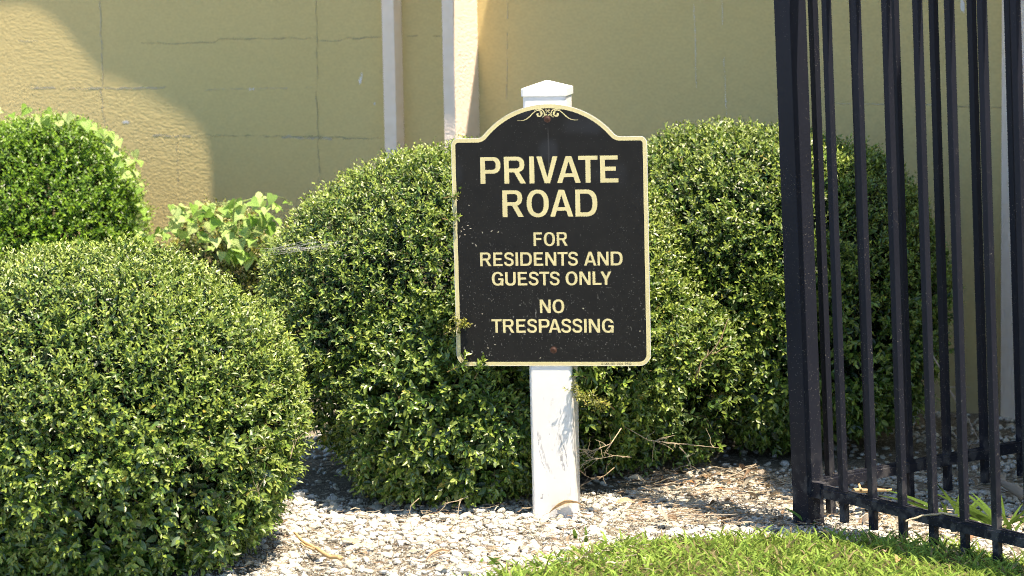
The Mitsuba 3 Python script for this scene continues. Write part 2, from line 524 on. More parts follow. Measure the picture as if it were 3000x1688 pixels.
def black_col(p, n, uv):
    x, y = sxy(p)
    c = mix((.0085, .0085, .0082), (.0125, .0125, .0115), fbm(x * 60, y * 60, 1, 2))
    haze = smoothstep(.6, .85, noise(x * 18, y * 18, 6)) * smoothstep(.36, .52, y)
    c = mix(c, (.03, .034, .042), haze * .45)
    sp = smoothstep(.925, .955, noise(x * 520, y * 520, 2)) * (.25 + .75 * (1 - smoothstep(.1, .45, y)))
    sp2 = smoothstep(.93, .96, noise(x * 390 + y * 60, y * 120, 4)) * (1 - smoothstep(.05, .25, y))
    c = mix(c, (.36, .36, .33), dr.maximum(sp, sp2) * .6)
    run = (1 - smoothstep(.0005, .0022, dr.abs(x + .0005 + (noise(y * 30) - .5) * .002))) * smoothstep(.44, .46, y) * (1 - smoothstep(.53, .565, y))
    return mix(c, (.10, .10, .10), run * .3)


scene['mat_gold'] = two({'type': 'principled', 'base_color': mikit.proc(gold_col), 'roughness': .6, 'specular': .35})
scene['mat_black'] = two({'type': 'principled', 'base_color': mikit.proc(black_col), 'roughness': .5, 'specular': .22})
scene['mat_alu'] = {'type': 'principled', 'base_color': rgb(.78, .79, .80), 'roughness': .4, 'specular': .5}
put(S + '__panel', mikit.ply(layer(OUT, 0, .0025), 'mat_alu'), 'white edged sign panel with a domed top')
put(S + '__panel__border', mikit.ply(layer(OUT.buffer(-.0007), .0026, .0002), 'mat_gold'))
put(S + '__panel__face', mikit.ply(layer(OUT.buffer(-.0098, quad_segs=16), .0029, .0002), 'mat_black'))
K = 1276.0


def sup(cx, cy, rx, ry, p=2.25, n=72):
    t = np.linspace(0, 2 * np.pi, n, endpoint=False)
    c, q = np.cos(t), np.sin(t)
    return Polygon(np.c_[cx + rx * np.sign(c) * np.abs(c) ** (2 / p), cy + ry * np.sign(q) * np.abs(q) ** (2 / p)])


def glyph(ch, w=.178, h=.152):
    """a bold grotesque capital of unit height: (shape, width)"""
    bx = sbox
    if ch == 'I':
        return bx(0, 0, w, 1), w
    if ch in 'EFL':
        g = [bx(0, 0, w, 1)]
        if ch != 'L':
            g += [bx(0, 1 - h, .64 if ch == 'E' else .62, 1), bx(0, .435, .57, .435 + h)]
        if ch != 'F':
            g += [bx(0, 0, .65 if ch == 'E' else .60, h)]
        return unary_union(g), {'E': .65, 'F': .62, 'L': .60}[ch]
    if ch == 'T':
        return unary_union([bx(0, 1 - h, .70, 1), bx(.35 - w / 2, 0, .35 + w / 2, 1)]), .70
    if ch == 'N':
        return unary_union([bx(0, 0, w * .92, 1), bx(.76 - w * .92, 0, .76, 1), Polygon([(0, 1), (w * 1.12, 1), (.76, 0), (.76 - w * 1.12, 0)])]), .76
    if ch == 'V':
        return Polygon([(0, 1), (.19, 1), (.39, .22), (.59, 1), (.77, 1), (.485, 0), (.285, 0)]), .77
    if ch == 'A':
        a = Polygon([(0, 0), (.18, 0), (.43, .80), (.665, 0), (.855, 0), (.535, 1), (.325, 1)])
        return a.union(Polygon([(.20, .22), (.66, .22), (.61, .22 + h * .9), (.25, .22 + h * .9)])), .855
    if ch == 'Y':
        return unary_union([Polygon([(0, 1), (.20, 1), (.385, .60), (.565, 1), (.75, 1), (.375 + w / 2, .38), (.375 - w / 2, .38)]), bx(.375 - w / 2, 0, .375 + w / 2, .45)]), .75
    if ch == 'O':
        return sup(.41, .5, .41, .515).difference(sup(.41, .5, .41 - w * 1.03, .515 - h * .93)), .82
    if ch == 'G':
        o = sup(.41, .5, .41, .515).difference(sup(.41, .5, .41 - w * 1.03, .515 - h * .93))
        o = o.difference(Polygon([(.42, .46), (.95, .46), (.95, .72), (.60, .695)]))
        o = o.difference(bx(.63, .0, .9, .30))
        return unary_union([o, bx(.43, .40, .79, .40 + h * .9), bx(.79 - w * .8, .0, .79, .50), Polygon([(.50, .03), (.66, .20), (.63, .02)])]), .79
    if ch == 'D':
        out = bx(0, 0, .40, 1).union(sup(.39, .5, .42, .5, 2.5).intersection(bx(.38, -1, 2, 2)))
        inn = bx(w, h, .40, 1 - h).union(sup(.39, .5, .42 - w, .5 - h, 2.4).intersection(bx(.38, -1, 2, 2)))
        return out.difference(inn), .81
    if ch in 'PR':
        y0 = .38 if ch == 'P' else .42
        cy, ry = (1 + y0) / 2, (1 - y0) / 2
        out = bx(0, y0, .46, 1).union(sup(.44, cy, .30, ry, 2.4).intersection(bx(.43, -1, 2, 2)))
        inn = bx(w, y0 + h * .92, .46, 1 - h * .92).union(sup(.44, cy, .30 - w * .97, ry - h * .92, 2.3).intersection(bx(.43, -1, 2, 2)))
        g = [out.difference(inn), bx(0, 0, w, 1)]
        if ch == 'R':
            g.append(Polygon([(.34, .46), (.53, .46), (.785, 0), (.585, 0)]))
        return unary_union(g), .74 if ch == 'P' else .785
    if ch == 'U':
        out = bx(0, .36, .74, 1).union(sup(.37, .36, .37, .375, 2.5).intersection(bx(-1, -1, 2, .37)))
        inn = bx(w, .36, .74 - w, 1.1).union(sup(.37, .36, .37 - w, .375 - h, 2.4).intersection(bx(-1, -1, 2, .37)))
        return out.difference(inn), .74
    if ch == 'S':
        from scipy.interpolate import splprep, splev
        q = np.array([(.585, .715), (.52, .875), (.325, .935), (.135, .875), (.085, .735), (.15, .61), (.33, .525), (.515, .43), (.575, .275), (.505, .125), (.32, .065), (.12, .135), (.055, .30)])
        tck, _ = splprep(q.T, s=0)
        return LineString(np.array(splev(np.linspace(0, 1, 60), tck)).T).buffer(.079, cap_style='flat'), .66
    raise KeyError(ch)


KERN = {'VA': -.03, 'AT': -.08, 'PA': -.07, 'LY': -.06, 'TR': .09, 'TE': .09, 'IV': .085, 'AN': .085, 'OA': .045, 'AD': .085, 'TS': .045, 'ST': .05, 'AS': .04}
ROUND = {'O': .06, 'G': .06, 'S': .05, 'D': .06, 'P': .055, 'R': .06, 'U': .07, 'A': .01, 'V': .01, 'Y': .01, 'T': .02}


def caps(s):
    x, out, last = 0.0, [], ''
    for ch in s:
        if ch == ' ':
            x += .42; last = ''
            continue
        g, w = glyph(ch)
        if last:
            x += KERN.get(last + ch, (ROUND.get(last, .075) + ROUND.get(ch, .075)) if ch in 'OGSAVYT' else ROUND.get(last, .075) + .075)
        out.append(affinity.translate(g, x, 0)); x += w; last = ch
    return flat(unary_union(out), 1.0)


def text_line(s, ytop, ybot, width, dx=0.0, bold=True, m='mat_gold', z=.0032, lift=0.0):
    tm = caps(s) if bold else meshkit.text_mesh(s, 1.0, 1.0, bold=True)
    b = tm.bounds
    ref = np.array([[0, 0, 0], [0, 1.0, 0]]) if bold else meshkit.text_mesh('E', 1.0, 1.0, bold=True).bounds
    w = width / (K * .986)
    h = (ybot - ytop) / K
    v = tm.vertices.copy()
    v[:, 0] = (v[:, 0] - (b[0, 0] + b[1, 0]) / 2) * (w / (b[1, 0] - b[0, 0])) + dx
    v[:, 1] = (v[:, 1] - ref[0, 1]) * (h / (ref[1, 1] - ref[0, 1])) + (1072 - ybot) / K
    v[:, 2] = z + .0002 * v[:, 2]
    return put(S + '__panel__lettering', mikit.ply(place(M(v, tm.faces), PF), m), f'lettering reading {s.lower()}')


text_line('PRIVATE', 447.7, 527, 405)
text_line('ROAD', 547, 626.3, 279)
text_line('FOR', 672.4, 713, 100)
text_line('RESIDENTS AND', 731.4, 772, 420)
text_line('GUESTS ONLY', 790, 830, 353)
text_line('NO', 873, 913, 72)
text_line('TRESPASSING', 931, 972, 362)
scene['mat_ink'] = two({'type': 'principled', 'base_color': rgb(.03, .03, .03), 'roughness': .6})
text_line('A-DES-BG-1824-9912', 1061.8, 1069, 89, dx=.1475, bold=False, m='mat_ink')


def ornament():
    """the scroll under the dome; unit: metres, centred on x = 0, y counted from the panel's foot"""
    s = 1 / (2.899 * K)
    def P(x, y):
        return ((x - 1019) * s, (1072 - (200 + y / 2.899)) / K)
    def stroke(pts, w0, w1, w2=None):
        pts = np.array([P(*q) for q in pts])
        # smooth the line
        from scipy.interpolate import splprep, splev
        tck, _ = splprep(pts.T, s=0, k=min(3, len(pts) - 1))
        q = np.array(splev(np.linspace(0, 1, 40), tck)).T
        t = np.linspace(0, 1, 40)
        w = np.interp(t, [0, .5, 1], [w0, w1, w0 if w2 is None else w2]) * s
        return unary_union([LineString(q[i:i + 2]).buffer((w[i] + w[i + 1]) / 4) for i in range(39)])
    left = [stroke([(755, 410), (790, 411), (830, 400), (870, 370), (905, 338), (940, 322), (965, 322)], 2, 9, 5),
            stroke([(905, 326), (935, 314), (965, 317), (985, 335), (990, 355), (985, 375), (972, 383)], 3, 8, 5),
            stroke([(925, 330), (950, 328), (968, 342), (968, 362), (950, 376), (932, 372), (926, 360), (936, 352)], 4, 10, 9),
            stroke([(950, 338), (960, 350), (955, 362)], 4, 8, 3),
            stroke([(1000, 330), (1003, 322), (1012, 324), (1015, 334), (1006, 342)], 4, 6, 3),
            stroke([(985, 345), (1000, 350), (1008, 344)], 3, 5, 3),
            stroke([(995, 372), (1003, 362), (1012, 366), (1014, 374)], 5, 9, 4),
            Point(P(936, 366)).buffer(7 * s)]
    left = unary_union(left)
    return unary_union([left, affinity.scale(left, -1, 1, origin=(0, 0))])


om = flat(ornament(), .0002); om.apply_translation((0, 0, .0032))
put(S + '__panel__ornament', mikit.ply(place(om, PF), 'mat_gold'), 'gold scroll ornament under the domed edge')


def rust_col(p, n, uv):
    return mix((.028, .012, .008), (.10, .038, .018), fbm(p.x * 700, p.y * 700, p.z * 700, 2))


scene['mat_rust'] = two({'type': 'principled', 'base_color': mikit.proc(rust_col), 'roughness': .6, 'specular': .5})
for bx, by in ((-.001, (1072 - 338) / K), (.0015, (1072 - 1023.6) / K)):
    w = trimesh.creation.cylinder(.0082, .0008, sections=24); w.apply_translation((0, 0, .0036))
    hd = trimesh.creation.revolve([(0, .0042), (.0018, .0042), (.0022, .0058), (.0046, .0052), (.0062, .0038), (.0062, .003)], sections=20)
    b_ = trimesh.util.concatenate([w, hd]); b_.apply_translation((bx, by, 0))
    put(S + '__bolt', mikit.ply(place(b_, PF), 'mat_rust', smooth=40), 'rusted screw head')
# dried grass clippings stuck to the face
cl = []
for x, y in [(1353, 655), (1358, 662), (1349, 668), (1370, 650), (1378, 660), (1361, 678), (1345, 683), (1383, 703), (1392, 710), (1412, 672), (1375, 590), (1340, 575), (1345, 625), (1440, 667), (1460, 670), (1405, 915), (1438, 984), (1442, 1008), (1420, 1018), (1575, 1047), (1870, 968), (1706, 900), (1384, 950)]:
    a = rnd.uniform(0, 3.1); L = rnd.uniform(.002, .0055)
    u = (x - 1614) / 1258; v = (1072 - y) / K
    pts = [(u + L * (t - .5) * math.cos(a) + .001 * math.sin(3 * t), v + L * (t - .5) * math.sin(a), .0036) for t in (0, .35, .7, 1)]
    cl.append(tube(pts, .00055, 4))
scene['mat_clip'] = {'type': 'diffuse', 'reflectance': rgb(.72, .68, .55)}
put(S + '__panel__clippings', mikit.ply(place(trimesh.util.concatenate(cl), PF), 'mat_clip'), 'dried clippings stuck to the sign face', kind='stuff')

# ------------------------------------------------------------------ fences


def iron_col(p, n, uv):
    z = mi.Float(p.z)
    a = fbm(p.x * 14, p.y * 14, p.z * 6, 2)
    c = mix((.0122, .0142, .0228), (.0170, .0192, .0295), a)
    sp = smoothstep(.86, .91, noise(p.x * 560, p.y * 560, p.z * 430)) * smoothstep(.50, .85, noise(p.x * 40, p.y * 40, p.z * 18) + .42 * (1 - smoothstep(.03, .75, z)))
    c = mix(c, (.42, .38, .30), sp * .75)
    fade = smoothstep(.47, .66, fbm(p.x * 55, p.y * 55, p.z * 32, 3)) * (1 - smoothstep(.05, .20, z))
    return mix(c, (.15, .147, .148), fade * .4)


scene['mat_iron'] = {'type': 'bumpmap', 'arbitrary': mikit.proc(lambda p, n, uv: fbm(p.x * 220, p.y * 220, p.z * 120, 2), eps=.0008), 'scale': .0004,
                     'bsdf': {'type': 'principled', 'base_color': mikit.proc(iron_col), 'roughness': .5, 'specular': .14}}
FP = ground(2370, 1530)                                    # foot of the corner post
SHEAR = np.eye(4); SHEAR[0, 2] = -.031


FRONT = [1.0]                                              # the front run follows the ground, which falls a little


def lean(mesh):
    q = mesh.copy(); v = q.vertices.copy()
    v[:, 0] -= .031 * v[:, 2]
    v[:, 2] -= .030 * np.maximum(0, (v - FP) @ FD) * FRONT[0]
    q.vertices = v
    return q


FA = math.radians(-53)                                     # the front run: to the right and towards the camera
FD = np.array([math.cos(FA), math.sin(FA), 0]); FN = np.array([-FD[1], FD[0], 0])
GA = math.radians(38)
GD = np.array([math.cos(GA), math.sin(GA), 0]); GN = np.array([-GD[1], GD[0], 0])
TOPR = 1.30


def upright(o, d, n, w, z0, z1, r=.0012):
    m = rbox(w, w, z1 - z0, r, 2); m.apply_translation((0, 0, z0))
    return lean(place(m, frame(o, d, n, [0, 0, 1])))


def rail(o, d, n, t0, t1, z, w=.026, h=.026):
    """a channel with a stepped top"""
    pr = Polygon([(-w / 2, 0), (w / 2, 0), (w / 2, h * .78), (w * .36, h * .82), (w * .36, h), (w * .14, h), (w * .14, h * .86), (-w * .14, h * .86), (-w * .14, h), (-w * .36, h), (-w * .36, h * .82), (-w / 2, h * .78)])
    m = trimesh.creation.extrude_polygon(pr, t1 - t0, engine='earcut')
    q = place(m, np.array([[0, 0, 1, t0], [1, 0, 0, 0], [0, 1, 0, z], [0, 0, 0, 1.0]]))
    return lean(place(q, frame(o, d, n, [0, 0, 1])))


F1 = thing('iron_fence', 'black metal fence running towards the camera from its corner post', 'fence')
put(F1 + '__post', mikit.ply(upright(FP, FD, FN, .051, -.05, 1.42), 'mat_iron'), 'square corner post with chipped pale paint at its foot')
put(F1 + '__bottom_rail', mikit.ply(rail(FP, FD, FN, .027, 2.7, .070), 'mat_iron'))
put(F1 + '__top_rail', mikit.ply(rail(FP, FD, FN, .027, 2.7, TOPR), 'mat_iron'))
SP = .0935
for k in range(26):
    o = FP + FD * (.025 + SP * (k + 1) * 1.0)
    put(F1 + '__bar', mikit.ply(upright(o, FD, FN, .0162, -.005 if k > 6 else .022, TOPR + .02), 'mat_iron'))
br = rbox(.034, .030, .034, .001); br.apply_translation((.040, 0, .066))
put(F1 + '__bracket', mikit.ply(lean(place(br, frame(FP, FD, FN, [0, 0, 1]))), 'mat_iron'))
FRONT[0] = 0.0
F2 = thing('iron_fence', 'black metal fence receding into shade behind the nearer one', 'fence')
put(F2 + '__bottom_rail', mikit.ply(rail(FP, GD, GN, .028, 2.6, .075), 'mat_iron'))
put(F2 + '__top_rail', mikit.ply(rail(FP, GD, GN, .028, 2.6, TOPR), 'mat_iron'))
for k in range(14):
    o = FP + GD * (.072 + .1315 * k)
    put(F2 + '__bar', mikit.ply(upright(o, GD, GN, .0168, .012, TOPR + .02), 'mat_iron'))

# ------------------------------------------------------------------ foliage


def leaf_batch(p, l, m, L, W, curl, fold):
    """leaves as folded six-cornered blades: p base, l along, m upper side (all n x 3), L length, W width"""
    w = np.cross(m, l)
    L, W = L[:, None], W[:, None]
    curl, fold = curl[:, None], fold[:, None]
    v0 = p
    tip = p + l * L - m * L * curl
    def s(a, b, c):
        return p + l * L * a + w * W * b + m * (W * abs(b) * fold * 2 - L * curl * a * a)
    V = np.stack([v0, s(.30, .5, 0), s(.68, .40, 0), tip, s(.68, -.40, 0), s(.30, -.5, 0)], 1)
    n = len(p)
    F = np.array([[0, 1, 2], [0, 2, 3], [0, 3, 4], [0, 4, 5]])[None] + (np.arange(n) * 6)[:, None, None]
    return V.reshape(-1, 3), F.reshape(-1, 3)


def basis(t):
    a = norm(np.cross(t, np.where(np.abs(t[:, 2:]) < .9, [0, 0, 1.0], [1.0, 0, 0])))
    return a, np.cross(t, a)


OLD_SHADED, MID, NEW = np.array([.014, .046, .010]), np.array([.082, .175, .022]), np.array([.40, .49, .07])  # dark old-leaf tone also carries the shade low in the shrubs


def shoots(P, D, Ls, r, nl=9, leaf=(.017, .026), new=.5, pal=(OLD_SHADED, MID, NEW), yellow=0.0, scale=1.0):
    """leafy shoots from P along D; returns leaf arrays (p, l, m, L, W, colour)"""
    n = len(P)
    a, b = basis(D)
    out = []
    ph0 = r.uniform(0, 6.28, n)
    bend = norm(r.normal(0, 1, (n, 3))) * .25
    for j in range(nl):
        s = (j + .6 + r.uniform(-.3, .3, n)) / nl
        t = norm(D + bend * s[:, None])
        p = P + t * (Ls * s)[:, None]
        ph = ph0 + j * 2.4 + r.uniform(-.5, .5, n)
        ang = np.radians(68 - 34 * s + r.normal(0, 12, n))
        rad = a * np.cos(ph)[:, None] + b * np.sin(ph)[:, None]
        l = norm(t * np.cos(ang)[:, None] + rad * np.sin(ang)[:, None])
        tu = t + np.array([.18, -.25, .85])
        m = norm(tu - l * (tu * l).sum(1, keepdims=True) + r.normal(0, .24, (n, 3)))
        m = norm(m - l * (m * l).sum(1, keepdims=True))
        size = scale * r.uniform(leaf[0], leaf[1], n) * (1.0 - .45 * np.maximum(0, s - .55) / .45)
        W = size * r.uniform(.36, .50, n)
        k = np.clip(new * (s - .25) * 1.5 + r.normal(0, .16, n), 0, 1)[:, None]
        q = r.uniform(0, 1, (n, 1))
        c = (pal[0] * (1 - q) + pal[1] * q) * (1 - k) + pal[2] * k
        c = c * r.uniform(.75, 1.25, (n, 1))
        if yellow:
            yl = r.uniform(0, 1, (n, 1)) < yellow
            c = np.where(yl, np.array([.34, .30, .05]), c)
        out.append((p, l, m, size, W, c))
    return [np.concatenate([o[i] for o in out]) for i in range(6)]


LEAFV = None


def leaf_proto():
    """one broad leaf, 1 m long and 0.44 wide, along x, upper side z"""
    xs = [0, .12, .3, .5, .7, .88, 1]
    ws = [.02, .26, .46, .5, .38, .18, .0]
    v, f = [], []
    for x, w in zip(xs, ws):
        z = -.10 * x * x
        w *= .46
        v += [(x, w, z + w * .28), (x, 0, z), (x, -w, z + w * .28)]
    for i in range(6):
        for a in (0, 1):
            q = i * 3 + a
            f += [[q, q + 3, q + 4], [q, q + 4, q + 1]]
    return M(v, f)


def to_world(p, l, m, L, Wf=1.0):
    w = np.cross(m, l)
    mm = np.eye(4)
    mm[:3, 0], mm[:3, 1], mm[:3, 2], mm[:3, 3] = l * L, w * L * Wf, m * L, p
    return T(mm.tolist())


_lp = leaf_proto()
LEAF_SHAPES = [solid(_lp, 'leaf', c, smooth=True) for c in ((.05, .10, .026), (.09, .16, .032), (.15, .21, .04), (.035, .078, .026))]


class Bush:
    def __init__(self, c, R, seed, power=2.4, lump=.07, low=-.75, plow=2.8, tuck=.15):
        self.plow, self.tuck = plow, tuck
        self.c, self.R, self.seed, self.pw, self.lump, self.low = np.asarray(c, float), np.asarray(R, float), seed, power, lump, low

    def surf(self, d):
        """distance factor of the surface along unit directions d (in the space scaled by R)"""
        p = np.where(d[..., 2] < 0, self.plow, self.pw)
        k = (np.abs(d) ** p[..., None]).sum(-1) ** (-1 / p)
        nz = meshkit.fbm(d * 2.1 + self.seed * 7.3, 2, self.seed) - .5
        n2 = meshkit.fbm(d * 6.5 + self.seed * 3.1, 2, self.seed + 9) - .5
        k = k * (1 + nz * self.lump * 2 + n2 * self.lump * .8)
        return np.where(d[..., 2] < 0, k * (1 + self.tuck * d[..., 2]), k)

    def pick(self, n, r, dep):
        d = norm(r.normal(0, 1, (n * 2, 3)))
        d = d[d[:, 2] > self.low][:n]
        k = self.surf(d) * (1 - dep[:len(d)])
        p = self.c + d * k[:, None] * self.R
        nrm = norm(d / self.R)
        keep = p[:, 2] > .02
        return p[keep], nrm[keep], d[keep]


def bush(name, label, cat, b, n, leaf, new, group=None, part_leaves=0, pal=(OLD_SHADED, MID, NEW), near=None, yellow=0.0, thin=.0, ssize=(.030, .060), lobe=None):
    r = np.random.default_rng(100 + b.seed)
    key = thing(name, label, cat, group)
    # outer shoots, then an inner layer, its colour darkened for the shade inside
    dep = np.where(r.uniform(0, 1, n * 2) < .72, r.uniform(.02, .11, n * 2), r.uniform(.08, .26, n * 2))
    p, nr, d = b.pick(n, r, dep)
    for lb, ln in lobe or ():
        e = lb.pick(ln, r, dep)
        p, nr, d = (np.concatenate([x, y]) for x, y in zip((p, nr, d), e))
    # gaps: clumps are missing in the lower part
    gap = meshkit.fbm(p * 6.0 + b.seed, 2, 3)
    lowf = np.clip((b.c[2] + b.R[2] * .35 - p[:, 2]) / b.R[2], 0, 1)
    keep = r.uniform(0, 1, len(p)) > np.clip((gap - .40) * 5.0, 0, 1) * (.20 + .80 * lowf) * (.92 + thin)
    keep &= ((nr @ norm(EYE - b.c)) > -.25) | (d[:, 2] > .5) | (r.uniform(0, 1, len(p)) < .4)
    keep &= ~((meshkit.fbm(p * 14 + 5, 2, 8) > .62) & (r.uniform(0, 1, len(p)) < .35))
    p, nr, d = p[keep], nr[keep], d[keep]
    lowf = lowf[keep]
    D = norm(nr * .9 + np.array([0, 0, .55]) * (1 - lowf)[:, None] + np.array([0, 0, -.10]) * lowf[:, None] + r.normal(0, .42, (len(p), 3)))
    Ls = r.uniform(ssize[0], ssize[1], len(p)) * np.where(r.uniform(0, 1, len(p)) < .04, 1.5, 1)
    up = np.clip(d[:, 2] * .5 + .6, .15, 1)
    A = shoots(p - D * Ls[:, None] * .5, D, Ls * (1 + .25 * lowf), r, 9, leaf, new * (1 - .45 * lowf), pal, yellow, .70 + .42 * lowf)  # pale growth thins lower down, putting some shade into the leaf colour
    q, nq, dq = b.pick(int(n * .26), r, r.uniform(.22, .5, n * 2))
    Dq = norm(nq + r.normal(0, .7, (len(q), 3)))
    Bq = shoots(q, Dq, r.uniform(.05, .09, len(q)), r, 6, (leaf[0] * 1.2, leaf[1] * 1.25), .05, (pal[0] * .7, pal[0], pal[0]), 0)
    allp = [np.concatenate([x, y]) for x, y in zip(A, Bq)]
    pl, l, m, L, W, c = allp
    ok = pl[:, 2] > .012
    pl, l, m, L, W, c = (x[ok] for x in (pl, l, m, L, W, c))
    # large single leaves in front become parts of their own
    if part_leaves:
        na = min(len(A[0]), len(pl))
        dist = np.linalg.norm((pl - b.c) / b.R, axis=1)
        tocam = norm(EYE - b.c)
        score = ((pl - b.c) @ tocam) / b.R.mean() + L * 45 + np.abs((m * norm(EYE - pl)).sum(1)) * .8 + (dist > .9) * .6 - c.mean(1) * 2
        vis = np.array([proj(x) for x in pl[::1]]) if False else projs(pl)
        inside = (vis[:, 0] > 20) & (vis[:, 0] < 2980) & (vis[:, 1] > 20) & (vis[:, 1] < 1660)
        score = np.where(inside, score + r.uniform(0, .9, len(score)), -9)
        idx = np.argsort(-score)[:part_leaves]
        for i in idx:
            put(key + '__leaf', {**LEAF_SHAPES[int(r.integers(0, 4))], 'to_world': to_world(pl[i], l[i], m[i], L[i] * 1.2)})
        mask = np.ones(len(pl), bool); mask[idx] = False
        pl, l, m, L, W, c = (x[mask] for x in (pl, l, m, L, W, c))
    V, F = leaf_batch(pl, l, m, L, W, r.uniform(.02, .16, len(pl)), r.uniform(.05, .30, len(pl)))
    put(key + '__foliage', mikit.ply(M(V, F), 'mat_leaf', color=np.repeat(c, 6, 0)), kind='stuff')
    # stems of the shoots and the branches
    st = []
    pick = r.permutation(len(p))[:int(len(p) * .35)]
    S0 = p[pick] - D[pick] * Ls[pick][:, None] * .7
    S1 = p[pick] + D[pick] * Ls[pick][:, None] * .42
    w1, w2 = basis(D[pick])
    rr = .0008
    V = np.stack([S0 + w1 * rr, S0 - w1 * rr * .5 + w2 * rr * .87, S0 - w1 * rr * .5 - w2 * rr * .87, S1], 1).reshape(-1, 3)
    F = (np.array([[0, 1, 3], [1, 2, 3], [2, 0, 3]])[None] + (np.arange(len(pick)) * 4)[:, None, None]).reshape(-1, 3)
    cc = np.repeat(r.uniform(.6, 1.3, (len(pick), 1)) * np.array([.17, .14, .06]), 4, 0)
    put(key + '__twigs', mikit.ply(M(V, F), 'mat_stem', color=cc), kind='stuff')
    foot = np.array([b.c[0], b.c[1], 0])
    for k in range(7):
        a0 = r.uniform(0, 6.28)
        o = foot + np.array([math.cos(a0), math.sin(a0), 0]) * r.uniform(.0, .10) + [0, 0, -.02]
        e = b.c + norm(np.array([math.cos(a0 + r.normal(0, .3)), math.sin(a0 + r.normal(0, .3)), r.uniform(-.1, 1.3)])) * b.R * .85
        pts = wiggle(o, e, 9, .012, r)
        tm = tube(pts, np.linspace(.011, .003, 9), 6)
        put(key + '__branch', solid(tm, 'stem', (.16, .135, .105), smooth=True))
    return key


def projs(P):
    q = P - EYE
    z = q @ FWD
    return np.stack([1500 + FPX * (q @ RIGHT) / z, 844 - FPX * (q @ UP) / z], 1)


G = 'clipped round shrubs in the gravel bed'
# the front left shrub
b1 = Bush([*(at(280, 1200, 6.04)[:2]), .315], [.470, .48, .375], 1, power=2.15, plow=3.0, tuck=.08, low=-.97)
bush('shrub', 'clipped round shrub at the lower left, nearest of the shrubs', 'shrub', b1, 20000, (.014, .025), .62, G, 260, yellow=.004)
b2 = Bush([*(at(1410, 1200, 6.90)[:2]), .42], [.565, .47, .425], 2, power=2.2, plow=2.9, tuck=.10, low=-.93)
b2b = Bush([*(at(1325, 1300, 6.60)[:2]), .25], [.262, .26, .25], 12, power=2.4, plow=3.4, tuck=.02, low=-.95)
b2c = Bush([*(at(1850, 1300, 6.84)[:2]), .27], [.27, .24, .25], 13, power=2.3, plow=3.0, tuck=.06, low=-.95)
bush('shrub', 'clipped round shrub directly behind the sign, leaves lapping its left edge', 'shrub', b2, 17500, (.014, .025), .62, G, 260, yellow=.004, lobe=((b2b, 4600), (b2c, 3000)))
b3 = Bush([*(at(2215, 1000, 7.24)[:2]), .425], [.51, .44, .435], 3, power=2.3, plow=3.2, tuck=.06, low=-.95)
bush('shrub', 'clipped round shrub between the sign and the fence, its right side in shade', 'shrub', b3, 16500, (.016, .027), .55, G, 220, yellow=.004, thin=.25)
GP = (np.array([.030, .090, .006]), np.array([.11, .25, .010]), np.array([.26, .42, .018]))
b4 = Bush([*(at(85, 700, 8.2)[:2]), .43], [.36, .33, .43], 4, power=2.8)
bush('shrub', 'bright green shrub at the far left with pale vine leaves along its edge', 'shrub', b4, 12500, (.015, .024), .75, G, 0, GP, thin=-.6)
b5 = Bush([*(at(655, 800, 7.95)[:2]),   .31], [.20, .20, .29], 5, power=2.2, lump=.14)
bush('shrub', 'small yellowish shrub overgrown by pale vines near the sunlit wall', 'shrub', b5, 2600, (.014, .024), .8, G, 0, (np.array([.07, .11, .02]), np.array([.14, .17, .03]), np.array([.30, .30, .05])), yellow=.12)


# heart-shaped vine leaves
def heart():
    pts = [(0, 0), (-.12, .18), (-.08, .40), (.10, .50), (.35, .42), (.62, .24), (1, 0)]
    v = [(0, 0, 0), (.3, 0, -.02), (.6, 0, -.05), (1, 0, -.15)]
    up = [(x, y, y * .22 - .12 * x * x) for x, y in pts[1:-1]]
    dn = [(x, -y, y * .22 - .12 * x * x) for x, y in pts[1:-1]]
    v = v + up + dn
    f = [[0, 5, 4], [0, 1, 5], [1, 6, 5], [1, 7, 6], [1, 2, 7], [2, 8, 7], [2, 3, 8]]
    g = [[0, 9, 10], [0, 10, 1], [1, 10, 11], [1, 11, 12], [1, 12, 2], [2, 12, 13], [2, 13, 3]]
    return M(v, f + g)


_h = heart()
HEARTS = [solid(_h, 'vine', c, smooth=True) for c in ((.30, .47, .11), (.40, .55, .17), (.22, .38, .06), (.46, .58, .22))]


def vine(label, spots, depth, size, seed, jitter=.05):
    r = np.random.default_rng(seed)
    key = thing('vine', label, 'vine')
    pts = []
    for x, y, s in spots:
        p = at(x, y, depth + r.uniform(-jitter, jitter))
        pts.append(p)
        m = norm(norm(EYE - p) * .45 + SUN * .7 + r.normal(0, .55, 3))
        l = norm(np.array([r.normal(0, .6), r.normal(-.3, .3), -.8 + r.normal(0, .4)]))
        l = norm(l - m * np.dot(l, m))
        put(key + '__leaf', {**HEARTS[int(r.integers(0, 4))], 'to_world': to_world(p, l, m, size * s)})
    pts = np.array(pts)
    seg = []
    for i in range(len(pts) - 1):
        if np.linalg.norm(pts[i] - pts[i + 1]) < .14:
            mid = (pts[i] + pts[i + 1]) / 2 + r.normal(0, .008, 3)
            seg.append(tube([pts[i], mid, pts[i + 1]], .0011, 4))
    tm = trimesh.util.concatenate(seg)
    put(key + '__stem', solid(tm, 'stem', (.20, .24, .09)))


